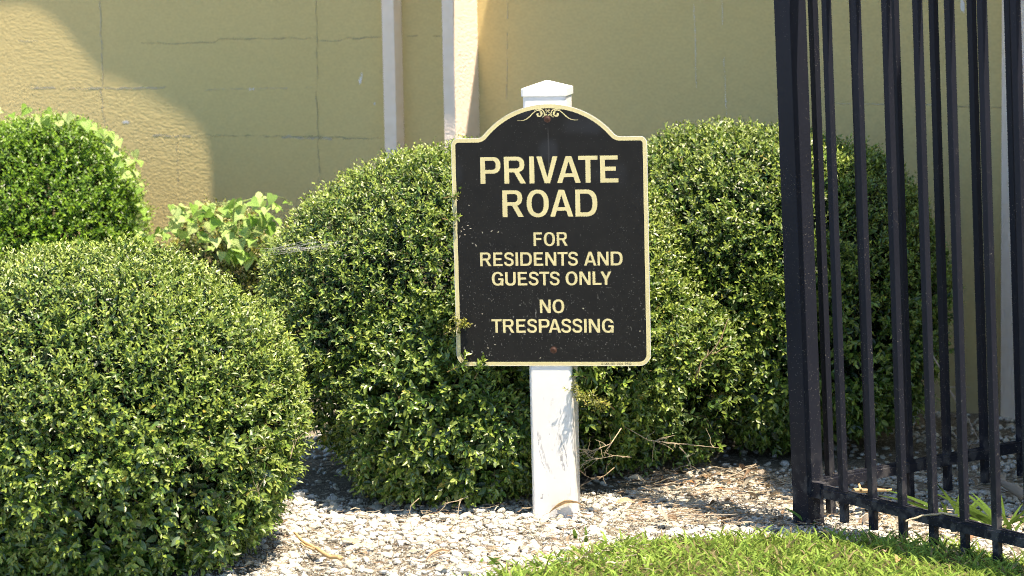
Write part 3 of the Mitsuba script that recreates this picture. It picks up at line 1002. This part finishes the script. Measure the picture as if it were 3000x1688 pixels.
vr = np.random.default_rng(31)
sp1 = [(x + vr.normal(0, 6), y + vr.normal(0, 6), vr.uniform(.75, 1.15)) for x, y in
       [(5, 322), (40, 330), (75, 312), (110, 335), (140, 318), (155, 335), (170, 360), (130, 345), (165, 375), (200, 330), (215, 338), (235, 345), (255, 350), (262, 372), (245, 360), (275, 378), (290, 392), (305, 385), (320, 395), (335, 400), (330, 420), (345, 415), (320, 380), (350, 440),
        (390, 452), (405, 460), (380, 470), (352, 480), (360, 500), (385, 508), (402, 515), (420, 530), (395, 500), (410, 550), (388, 545), (420, 560), (405, 590), (412, 615), (400, 640), (430, 655), (400, 675), (420, 690), (450, 680), (470, 690), (440, 700)]]
vine('pale green vine along the rim of the bright green shrub', sp1, 8.02, .032, 41)
sp2 = []
for k in range(150):
    t = vr.uniform(0, 1); x = 478 + 335 * vr.uniform(0, 1) ** .75
    top = 600 - (x - 490) * .07 + (22 if x > 770 else 0)
    sp2.append((x, top + vr.uniform(0, 1) ** 1.2 * (175 if x > 600 else 110), vr.uniform(.75, 1.35)))
sp2 += [(515, 615, 1), (500, 640, .9), (490, 668, .9), (470, 672, 1.), (455, 690, .9), (840, 592, .5), (855, 596, .4), (800, 572, 1.1), (770, 574, 1.2), (735, 590, 1.2)]
vine('pale green vine covering the small yellowish shrub', sp2, 7.72, .031, 42, .09)

# sprigs that lap over the sign's edge and the post
def sprig(label, base, tip, n, leaf, seed, new=.8, pal=(OLD_SHADED, MID, NEW)):
    r = np.random.default_rng(seed)
    key = thing('sprig', label, 'sprig')
    base, tip = np.asarray(base), np.asarray(tip)
    P = base + (tip - base) * r.uniform(.25, .95, (n, 1)) + r.normal(0, .006, (n, 3))
    D = norm((tip - base) + r.normal(0, .6, (n, 3)) * np.linalg.norm(tip - base))
    A = shoots(P, D, r.uniform(.015, .03, n), r, 8, leaf, new, pal)
    V, F = leaf_batch(*A[:5], r.uniform(.02, .16, len(A[0])), r.uniform(.05, .3, len(A[0])))
    put(key + '__leaves', mikit.ply(M(V, F), 'mat_leaf', color=np.repeat(A[5], 6, 0)), kind='stuff')
    tm = tube(wiggle(base, tip, 6, .002, r), np.linspace(.0018, .0008, 6), 5)
    put(key + '__stem', solid(tm, 'stem', (.20, .15, .06), smooth=True))


def sface(px, py, off):
    return on_plane(px, py, base_front + SN * off, SN)


FLO = (np.array([.10, .13, .02]), np.array([.18, .20, .03]), np.array([.34, .33, .05]))
sprig('pale budding sprig over the post below the sign', sface(1722, 1190, -.01), sface(1684, 1140, .016), 17, (.006, .012), 51, .9, FLO)
sprig('second pale budding sprig right of the post', sface(1800, 1200, -.03), sface(1732, 1170, .01), 22, (.006, .012), 52, .9, FLO)
sprig('yellow green sprig crossing the left edge of the sign', sface(1300, 980, .01), sface(1352, 950, .014), 20, (.007, .013), 53, .9, FLO)
sprig('leafy sprig over the lower left corner of the sign', sface(1310, 1090, .02), sface(1370, 1052, .012), 5, (.012, .02), 54, .7)
sprig('leafy tuft at the upper left edge of the sign', sface(1295, 640, .005), sface(1336, 648, .012), 7, (.009, .016), 55, .8)
sprig('small tuft at the left edge of the sign by its first line', sface(1300, 580, .005), sface(1335, 570, .010), 5, (.008, .015), 56, .8)
sprig('leafy sprig along the lower border of the sign', sface(1390, 1110, .02), sface(1420, 1062, .012), 8, (.010, .018), 57, .7)
sprig('dark leafy sprig beside the right edge of the post', sface(1745, 1115, -.05), sface(1702, 1105, -.01), 4, (.018, .028), 59, .1)

# ------------------------------------------------------------------ pebbles
def ico(sub):
    if sub < 0:
        m = trimesh.creation.box((1.4, 1.4, 1.4)); q = trimesh.convex.convex_hull(np.array([[1, 0, 0], [-1, 0, 0], [0, 1, 0], [0, -1, 0], [0, 0, 1], [0, 0, -1.0]]))
        return np.array(q.vertices), np.array(q.faces)
    m = trimesh.creation.icosphere(subdivisions=sub, radius=1.0)
    return np.array(m.vertices), np.array(m.faces)


def pebble_places(poly_ok, n, xr, yr, smin, smax, seed):
    r = np.random.default_rng(seed)
    x, y = r.uniform(*xr, n), r.uniform(*yr, n)
    s = r.uniform(smin, smax, n) ** 1.0
    return x, y, s, r


def pebble_mesh(pos, s, r, sub):
    v, f = ico(sub)
    n = len(pos)
    sc = s[:, None] * np.stack([r.uniform(.85, 1.35, n), r.uniform(.75, 1.05, n), r.uniform(.50, .76, n)], 1)
    th = r.uniform(0, 6.28, n)
    tx, ty = r.normal(0, .2, n), r.normal(0, .2, n)
    c_, s_ = np.cos(th), np.sin(th)
    V = v[None] * sc[:, None]
    bump = (meshkit.noise(v[None] * 1.3 + r.uniform(0, 90, (n, 1, 3)), 4) - .5)[..., None]
    V = V * (1 + .34 * bump)
    x, y, z = V[..., 0], V[..., 1], V[..., 2]
    z2 = z + x * tx[:, None] + y * ty[:, None]
    X = x * c_[:, None] - y * s_[:, None]
    Y = x * s_[:, None] + y * c_[:, None]
    V = np.stack([X, Y, z2], -1) + pos[:, None]
    return V, (f[None] + (np.arange(n) * len(v))[:, None, None])


def pebble_color(n, r):
    base = np.array([[.56, .555, .49], [.50, .485, .415], [.60, .60, .565], [.42, .395, .33], [.52, .525, .51], [.31, .29, .24]])
    k = r.choice(6, n, p=[.30, .23, .2, .12, .1, .05])
    return base[k] * r.uniform(.85, 1.12, (n, 1))


pr_ = np.random.default_rng(61)
NP_ = 46000
X = pr_.uniform(-1.45, 1.75, NP_); Yp = pr_.uniform(5.35, 8.9, NP_)
# denser and sharper near the camera
near = pr_.uniform(0, 1, NP_) < np.where(Yp < 6.75, 1, .5)
X, Yp = X[near], Yp[near]
clear = np.array([not LAWN.contains(Point(a, b)) or pr_.uniform() < .04 for a, b in zip(X, Yp)])
X, Yp = X[clear], Yp[clear]
# soil shows under the shrubs and where litter has drifted; the bed is thickest in front
den = np.ones(len(X))
for b in (b1, b2, b3):
    q = ((X - b.c[0]) / (b.R[0] * .92)) ** 2 + ((Yp - b.c[1]) / (b.R[1] * .92)) ** 2
    den = np.minimum(den, np.where(q < 1, .22, 1))
patch = meshkit.fbm(np.stack([X * 5, Yp * 5, X * 0], -1), 2, 21)
den = den * np.where(patch > .60, .45, 1)
keep = pr_.uniform(0, 1, len(X)) < den
X, Yp = X[keep], Yp[keep]
wl = np.array([np.dot(np.array([a, b, 0]) - WO, WN) for a, b in zip(X, Yp)])
X, Yp = X[wl > .01], Yp[wl > .01]
size = pr_.uniform(.0044, .0100, len(X)) * np.where(pr_.uniform(0, 1, len(X)) < .07, 1.4, 1)
lay = pr_.uniform(0, 1, len(X))
pos = np.stack([X, Yp, hgt(X, Yp) + size * (.0 + .55 * lay) - .003], 1)
pc = pebble_color(len(X), pr_)
pj = projs(pos)
inview = (pj[:, 0] > 600) & (pj[:, 0] < 2320) & (pj[:, 1] > 1380) & (pj[:, 1] < 1680)
sc_ = np.where(inview, size * (1 + lay) / np.linalg.norm(pos - EYE, axis=1), 0)
big = np.zeros(len(X), bool); big[np.argsort(-sc_)[:300]] = True
fine = (Yp < 6.5) & ~big & inview
for sel, sub in ((fine, 1), (~fine & ~big, 0)):
    V, F = pebble_mesh(pos[sel], size[sel], pr_, sub)
    put(BED + '__gravel', mikit.ply(M(V.reshape(-1, 3), F.reshape(-1, 3)), 'mat_pebble', smooth=True, color=np.repeat(pc[sel], V.shape[1], 0)), kind='stuff')
V, F = pebble_mesh(pos[big], size[big], pr_, 2)
f0 = ico(2)[1]
PEB = np.array([[.56, .54, .46], [.50, .47, .39], [.60, .59, .54], [.54, .52, .45], [.42, .38, .31], [.56, .555, .52]])
for k in range(len(V)):
    put(BED + '__pebble', solid(M(V[k], f0), 'pebble', PEB[k % 6] * (.9, 1, 1.08)[k % 3], smooth=True))

# chips and grit between the pebbles
NG = 42000
gxx, gyy = pr_.uniform(-1.0, 1.3, NG), pr_.uniform(5.5, 6.6, NG)
ok = np.array([not LAWN.contains(Point(a, b)) for a, b in zip(gxx, gyy)])
gp = np.stack([gxx, gyy, hgt(gxx, gyy)], 1)[ok]
gj = projs(gp)
gp = gp[(gj[:, 0] > 560) & (gj[:, 0] < 2500) & (gj[:, 1] > 1380) & (gj[:, 1] < 1720)]
V, F = pebble_mesh(gp, pr_.uniform(.0012, .0032, len(gp)), pr_, -1)
put(BED + '__grit', mikit.ply(M(V.reshape(-1, 3), F.reshape(-1, 3)), 'mat_pebble', smooth=True, color=np.repeat(pebble_color(len(gp), pr_) * .92, V.shape[1], 0)), kind='stuff')

# ------------------------------------------------------------------ lawn
lr = np.random.default_rng(71)
lv, lf = [], []
for g in [LAWN]:
    ls = Polygon([(p[0], p[1]) for p in g.exterior.coords])
lm = trimesh.creation.extrude_polygon(LAWN, .012, engine='earcut'); lm.apply_translation((0, 0, -.008))


def turf_col(p, n, uv):
    return mix((.05, .055, .02), (.16, .15, .07), noise(p.x * 140, p.y * 140))


scene['mat_turf'] = {'type': 'diffuse', 'reflectance': mikit.proc(turf_col)}
LK = put('lawn', mikit.ply(lm, 'mat_turf'), kind='structure')
NB = 54000
bx_ = lr.uniform(-.6, 1.75, NB); by_ = lr.uniform(4.7, 6.4, NB)
edge = LAWN.buffer(.03)
import shapely
inn = shapely.contains_xy(edge, bx_ + lr.normal(0, .012, NB), by_ + lr.normal(0, .012, NB))
pv = projs(np.stack([bx_, by_, bx_ * 0 + .03], 1))
inn &= (pv[:, 0] > 900) & (pv[:, 0] < 3400) & (pv[:, 1] < 1950)
bx_, by_ = bx_[inn], by_[inn]
n = len(bx_)
h = lr.uniform(.015, .043, n) * (.75 + .5 * meshkit.fbm(np.stack([bx_ * 8, by_ * 8, bx_ * 0], -1), 2, 5))
dirn = norm(np.stack([lr.normal(0, .75, n), lr.normal(0, .75, n), np.full(n, .95)], 1))
flatd = norm(np.stack([dirn[:, 0], dirn[:, 1], np.zeros(n) - .1], 1))
wd = norm(np.cross(dirn, norm(lr.normal(0, 1, (n, 3)))))
w = lr.uniform(.0014, .0031, n)[:, None]
p0 = np.stack([bx_, by_, np.maximum(hgt(bx_, by_), 0) - .004], 1)
p1 = p0 + dirn * h[:, None] * .5
p2 = p1 + norm(dirn + flatd * .35) * h[:, None] * .35
p3 = p2 + norm(dirn + flatd * 1.0) * h[:, None] * .35
V = np.stack([p0 - wd * w, p0 + wd * w, p1 - wd * w, p1 + wd * w, p2 - wd * w * .75, p2 + wd * w * .75, p3], 1)
F = np.array([[0, 1, 3], [0, 3, 2], [2, 3, 5], [2, 5, 4], [4, 5, 6]])[None] + (np.arange(n) * 7)[:, None, None]
gc = np.array([.27, .405, .085]) * lr.uniform(.55, 1.4, (n, 1)) + lr.uniform(0, .05, (n, 1)) * np.array([1, .7, .1])
dry = lr.uniform(0, 1, (n, 1)) < .10
gc = np.where(dry, np.array([.38, .32, .17]) * lr.uniform(.7, 1.2, (n, 1)), gc)
put(LK + '__grass', mikit.ply(M(V.reshape(-1, 3), F.reshape(-1, 3)), 'mat_grass', color=np.repeat(gc, 7, 0)), 'short bright green lawn grass with dry blades', kind='stuff')

# strap-leaved clumps behind the front fence
def clump(label, px, py, n, L, seed):
    r = np.random.default_rng(seed)
    key = thing('grass_tuft', label, 'plant')
    o = ground(px, py)
    for k in range(n):
        a = r.uniform(0, 6.28); up = r.uniform(.5, 1.5); ll = L * r.uniform(.5, 1.1)
        d = norm(np.array([math.cos(a), math.sin(a) * .8, up]))
        out = np.array([math.cos(a), math.sin(a), -.5])
        t = np.linspace(0, 1, 7)[:, None]
        c = o + np.array([r.normal(0, .012), r.normal(0, .012), 0]) + d * ll * t + out * ll * .30 * t ** 2
        sd = norm(np.cross(d, [r.normal(0, .2), -1, .15]))
        w = .0042 * np.array([.7, 1, 1, .95, .8, .5, .05])[:, None] * r.uniform(.7, 1.2)
        v = np.concatenate([c - sd * w, c + sd * w]); 
        f = [[i, i + 1, i + 8] for i in range(6)] + [[i, i + 8, i + 7] for i in range(6)]
        m = M(v, f)
        col = np.array([.10, .17, .035]) * r.choice([.8, 1.1, 1.5])
        put(key + '__blade', solid(m, 'grass', col, smooth=True))


clump('tuft of long green blades under the fence rail, left of two', 2800, 1535, 11, .15, 81)
clump('tuft of long arching blades at the right edge behind the fence', 2945, 1560, 16, .16, 82)
clump('single young blades beside the fence post foot', 2380, 1535, 3, .06, 83)
clump('few thin blades at the gravel edge before the sign post', 1690, 1588, 4, .055, 84)
clump('lone thin blades at the front edge of the gravel', 1440, 1660, 4, .05, 85)

# ------------------------------------------------------------------ litter
def dry_leaf_mesh(r, L, W, curl):
    xs = np.linspace(0, 1, 7); v = []
    for x in xs:
        w = W * math.sin(math.pi * min(.97, max(.03, x))) ** .8
        z = curl * L * math.sin(x * 3.0 + r.uniform(-.1, .1))
        v += [(x * L, w / 2, z + w * .35 * (1 + curl)), (x * L, 0, z), (x * L, -w / 2, z + w * .30)]
    f = []
    for i in range(6):
        for a in (0, 1):
            q = i * 3 + a
            f += [[q, q + 3, q + 4], [q, q + 4, q + 1]]
    return M(v, f)


DL = np.random.default_rng(91)
TAN = [(.38, .31, .21), (.29, .22, .14), (.47, .41, .30), (.22, .15, .095), (.52, .47, .37), (.35, .30, .235)]


def dry_leaf(px, py, L, ang, label, c=None, curl=None, group=None, lift=.012):
    o = ground(px, py)
    m = dry_leaf_mesh(DL, L, L * DL.uniform(.28, .42), DL.uniform(.05, .2) if curl is None else curl)
    q = place(m, trimesh.transformations.euler_matrix(DL.normal(0, .42), DL.normal(0, .32), ang))
    q.apply_translation(o + [0, 0, lift + float(hgt(o[0], o[1]))])
    col = TAN[int(DL.integers(0, 6))] if c is None else c
    put('dry_leaf', solid(q, 'dry', col, smooth=True), label, category='leaf', group=group)


dry_leaf(1610, 1524, .082, .06, 'curled tan leaf lying against the foot of the white post', (.45, .33, .20), .16, lift=.016)
dry_leaf(1800, 1494, .050, .1, 'curled tan leaf on the pebbles right of the post', (.42, .31, .19), .2)
dry_leaf(1248, 1662, .060, .25, 'curled brown leaf on the gravel at the bottom of the picture', (.45, .31, .19), .15)
dry_leaf(2010, 1430, .026, .4, 'orange brown leaf behind the right hand pebbles', (.42, .20, .08))
dry_leaf(2120, 1448, .030, 2.4, 'russet leaf fragment left of the fence post', (.36, .17, .07))
dry_leaf(2595, 1640, .042, 1.2, 'pale leaf standing in the lawn grass', (.36, .26, .17), .2, lift=.02)
dry_leaf(2625, 1672, .045, 1.4, 'rolled orange brown leaf at the bottom of the lawn', (.40, .24, .11), .25, lift=.02)
dry_leaf(2830, 1625, .045, .5, 'brown leaf under the front fence at the right', (.36, .22, .13), .2, lift=.02)
dry_leaf(10, 1560, .05, -.6, 'tan leaf caught in the nearest shrub at the left edge of the picture', (.45, .33, .2), lift=.13)
dry_leaf(1000, 1592, .055, -.45, 'broad pale leaf lying beside the curved bark strip', (.55, .42, .25), .1)
dry_leaf(1040, 1612, .050, -.2, 'smaller pale leaf below the broad one by the bark strip', (.55, .46, .32), .08)
for k in range(60):
    x, y = DL.uniform(1880, 2330), DL.uniform(1405, 1540)
    dry_leaf(x, y, DL.uniform(.02, .055), DL.uniform(0, 6.28), 'dry leaf in the drift of litter left of the fence post', group='dry leaves drifted beside the fence post')
for k in range(45):
    x, y = DL.uniform(2390, 2990), DL.uniform(1390, 1560)
    dry_leaf(x, y, DL.uniform(.02, .05), DL.uniform(0, 6.28), 'dry leaf on the shaded ground behind the fence bars', group='dry leaves behind the fence')
for k in range(48):
    x, y = DL.uniform(650, 1880), DL.uniform(1515, 1680)
    dry_leaf(x, y, DL.uniform(.012, .028), DL.uniform(0, 6.28), 'small dry leaf scrap scattered on the sunlit pebbles', group='leaf scraps on the pebbles', lift=.008)

# straw and bits as one mass
sm, scol = [], []
for k in range(2100):
    z = DL.uniform()
    if z < .45:
        o = ground(DL.uniform(1800, 2400), DL.uniform(1395, 1550))
    elif z < .65:
        o = ground(DL.uniform(2380, 3000), DL.uniform(1380, 1600))
    else:
        o = ground(DL.uniform(600, 1900), DL.uniform(1480, 1688))
    L = DL.uniform(.012, .06) * (1 if z < .65 else .6)
    a = DL.normal(0, .7) if DL.uniform() < .6 else DL.uniform(0, 3.14)
    d = np.array([math.cos(a), math.sin(a), DL.normal(0, .12)])
    b0 = o + [0, 0, .010 + float(hgt(o[0], o[1])) + DL.uniform(0, .008)]
    tm = tube([b0, b0 + d * L * .5 + [0, 0, DL.normal(0, .002)], b0 + d * L], DL.uniform(.0005, .0013), 3)
    sm.append(tm); scol.append(colored(tm, np.array(TAN[int(DL.integers(0, 6))]) * DL.uniform(.7, 1.2)))
tm = trimesh.util.concatenate(sm)
put('straw_litter', mikit.ply(tm, 'mat_dry', color=np.vstack(scol)), 'loose straw and stem bits strewn over the gravel', kind='stuff', category='litter')


def stick(name, label, pix, z, rad, col, branches=(), cat='twig', seed=0):
    r = np.random.default_rng(seed + 200)
    key = thing(name, label, cat)
    P = [ground(x, y, zz) for (x, y), zz in zip(pix, z)]
    pts = []
    for a, b in zip(P[:-1], P[1:]):
        pts += [a + (b - a) * t for t in np.linspace(0, 1, 5)[:-1]]
    pts = np.array(pts + [P[-1]]) + r.normal(0, .0006, (len(pts) + 1, 3))
    tm = tube(pts, np.linspace(rad[0], rad[1], len(pts)), 6)
    put(key + '__stem', solid(tm, 'dry', col, smooth=True))
    for bp, bz, br_ in branches:
        Q = np.array([ground(x, y, zz) for (x, y), zz in zip(bp, bz)])
        tm = tube(Q, np.linspace(br_[0], br_[1], len(Q)), 5)
        put(key + '__shoot', solid(tm, 'dry', col, smooth=True))


stick('bark_strip', 'long curved tan bark strip on the sunlit gravel', [(862, 1560), (890, 1588), (930, 1610), (965, 1630), (1000, 1636)], [.02] * 5, (.003, .0055), (.48, .34, .17), cat='bark')
stick('bark_strip', 'short tan bark strip left of the longer one', [(880, 1590), (900, 1602), (922, 1612)], [.018] * 3, (.002, .003), (.48, .36, .2), cat='bark')
stick('stick', 'forked pale stick lying on the fence rail level behind the first bars', [(2500, 1438), (2560, 1436), (2612, 1437)], [.06, .055, .05], (.0065, .003), (.46, .34, .19), [(((2522, 1437), (2516, 1418), (2512, 1404)), (.06, .07, .075), (.004, .002))], cat='stick')
stick('stick', 'grey fallen branch on the ground at the right edge', [(2918, 1400), (2955, 1425), (3010, 1455)], [.03, .03, .03], (.006, .014), (.30, .26, .21), cat='stick')
stick('stick', 'thin pale stick lying across the front fence rail', [(2655, 1526), (2700, 1511), (2760, 1505), (2805, 1508)], [.105] * 4, (.002, .0025), (.44, .37, .26), cat='stick')
stick('stick', 'straight thin stick in the litter left of the fence post', [(1900, 1490), (1990, 1508), (2080, 1510), (2160, 1505)], [.02] * 4, (.0016, .001), (.44, .38, .3), cat='stick')
stick('stick', 'slanting pale stick leaning out of the shaded litter', [(2130, 1400), (2175, 1380), (2215, 1361)], [.02, .035, .05], (.002, .001), (.52, .44, .32), cat='stick')


def twig3(label, P, rad, col, branches, seed):
    r = np.random.default_rng(seed)
    key = thing('dead_twig', label, 'twig')
    rad *= .75
    tm = tube(wiggle(P[0], P[-1], 10, .002, r) if len(P) == 2 else np.array(P), np.linspace(rad, rad * .45, 10 if len(P) == 2 else len(P)), 5)
    put(key + '__stem', solid(tm, 'dry', col, smooth=True))
    for k in range(branches):
        t = r.uniform(.2, 1); i = min(int(t * (len(P) - 1)), len(P) - 2)
        a = np.array(P[i]) + (np.array(P[i + 1]) - np.array(P[i])) * (t * (len(P) - 1) - i)
        d = norm(norm(np.array(P[i + 1]) - np.array(P[i])) + r.normal(0, .75, 3))
        tm = tube(wiggle(a, a + d * r.uniform(.02, .06), 5, .0015, r), np.linspace(rad * .6, rad * .3, 5), 4)
        put(key + '__shoot', solid(tm, 'dry', col, smooth=True))


PALE = (.46, .38, .26)
def pxs(pts, y):
    return [at(a, b, yy) for (a, b), yy in zip(pts, y)]


twig3('tangle of bare pale twigs right of the post, upper one', pxs([(1820, 1255), (1790, 1300), (1740, 1320), (1705, 1318)], [6.45, 6.4, 6.36, 6.33]), .0017, PALE, 14, 301)
twig3('bare pale twigs just above the pebbles right of the post', pxs([(1850, 1340), (1800, 1335), (1750, 1345), (1710, 1350)], [6.5, 6.44, 6.38, 6.36]), .0015, PALE, 14, 302)
twig3('bare twigs hanging low right of the post', pxs([(1800, 1370), (1770, 1395), (1730, 1400), (1712, 1392)], [6.45, 6.4, 6.36, 6.34]), .0013, (.36, .28, .19), 10, 303)
twig3('long bare twig reaching right below the shrub behind the sign', pxs([(1830, 1250), (1900, 1290), (1990, 1300), (2105, 1312)], [6.55, 6.5, 6.5, 6.5]), .0018, PALE, 9, 304)
twig3('drooping bare twig with a leafy end below the shrub by the fence', pxs([(1990, 1310), (2010, 1330), (2022, 1360), (2028, 1390)], [6.5] * 4), .0017, PALE, 3, 305)
twig3('bent brown stem in front of the shadowed shrub right of the sign', pxs([(2035, 1110), (2055, 1060), (2095, 1020), (2115, 985), (2132, 935)], [6.62, 6.6, 6.6, 6.6, 6.62]), .0026, (.26, .19, .13), 4, 306)
twig3('dry bent twig on the gravel under the shrub behind the sign', pxs([(1228, 1460), (1205, 1480), (1197, 1510), (1203, 1540)], [6.28, 6.27, 6.26, 6.25]), .0014, PALE, 3, 307)
twig3('bare twig tips poking out under the shrub behind the sign', pxs([(1370, 1455), (1340, 1468), (1300, 1475)], [6.35, 6.33, 6.32]), .0018, PALE, 5, 308)
twig3('tall bent dead twig behind the fence at the right', pxs([(2728, 1035), (2755, 1080), (2790, 1160), (2830, 1215), (2878, 1310), (2888, 1350)], [6.7] * 6), .0032, (.36, .31, .26), 12, 309)
twig3('dead twig leaning on the rear fence rail', pxs([(2770, 1262), (2830, 1290), (2890, 1345)], [6.75] * 3), .0022, (.30, .26, .22), 8, 310)
for k in range(34):
    x, y = [(vr.uniform(120, 860), vr.uniform(1200, 1640)), (vr.uniform(900, 1540), vr.uniform(1000, 1440)), (vr.uniform(1720, 2260), vr.uniform(900, 1380))][k % 3]
    yy = [5.72, 6.45, 6.85][k % 3]
    a = vr.uniform(0, 6.28)
    twig3(['thin bare twig showing among the leaves of the nearest shrub', 'thin bare twig showing among the leaves of the shrub behind the sign', 'thin bare twig showing among the leaves of the shrub by the fence'][k % 3],
          [at(x, y, yy), at(x + 75 * math.cos(a), y + 60 * math.sin(a), yy + .02)], .0013, (.33, .28, .18), 3, 330 + k)
    labels[[q for q in labels if q.startswith('dead_twig') and '__' not in q][-1]]['group'] = ['bare twigs in the nearest shrub', 'bare twigs in the shrub behind the sign', 'bare twigs in the shrub by the fence'][k % 3]

# cobweb strands on the shrub behind the sign
scene['mat_web'] = {'type': 'diffuse', 'reflectance': rgb(.8, .8, .8)}
wb = []
for k in range(16):
    a = at(735 + vr.uniform(0, 120), 752 - vr.uniform(0, 1) * 24, 6.58 + vr.normal(0, .01))
    e = at(900 + vr.uniform(0, 110), 728 - vr.uniform(0, 1) * 30, 6.5 + vr.normal(0, .01))
    mid = (a + e) / 2 + [0, -.03, .004]
    wb.append(tube([a, mid, e], .00011, 3))
put('cobweb', mikit.ply(trimesh.util.concatenate(wb), 'mat_web'), 'white cobweb strands stretched over the shrub behind the sign', category='cobweb')
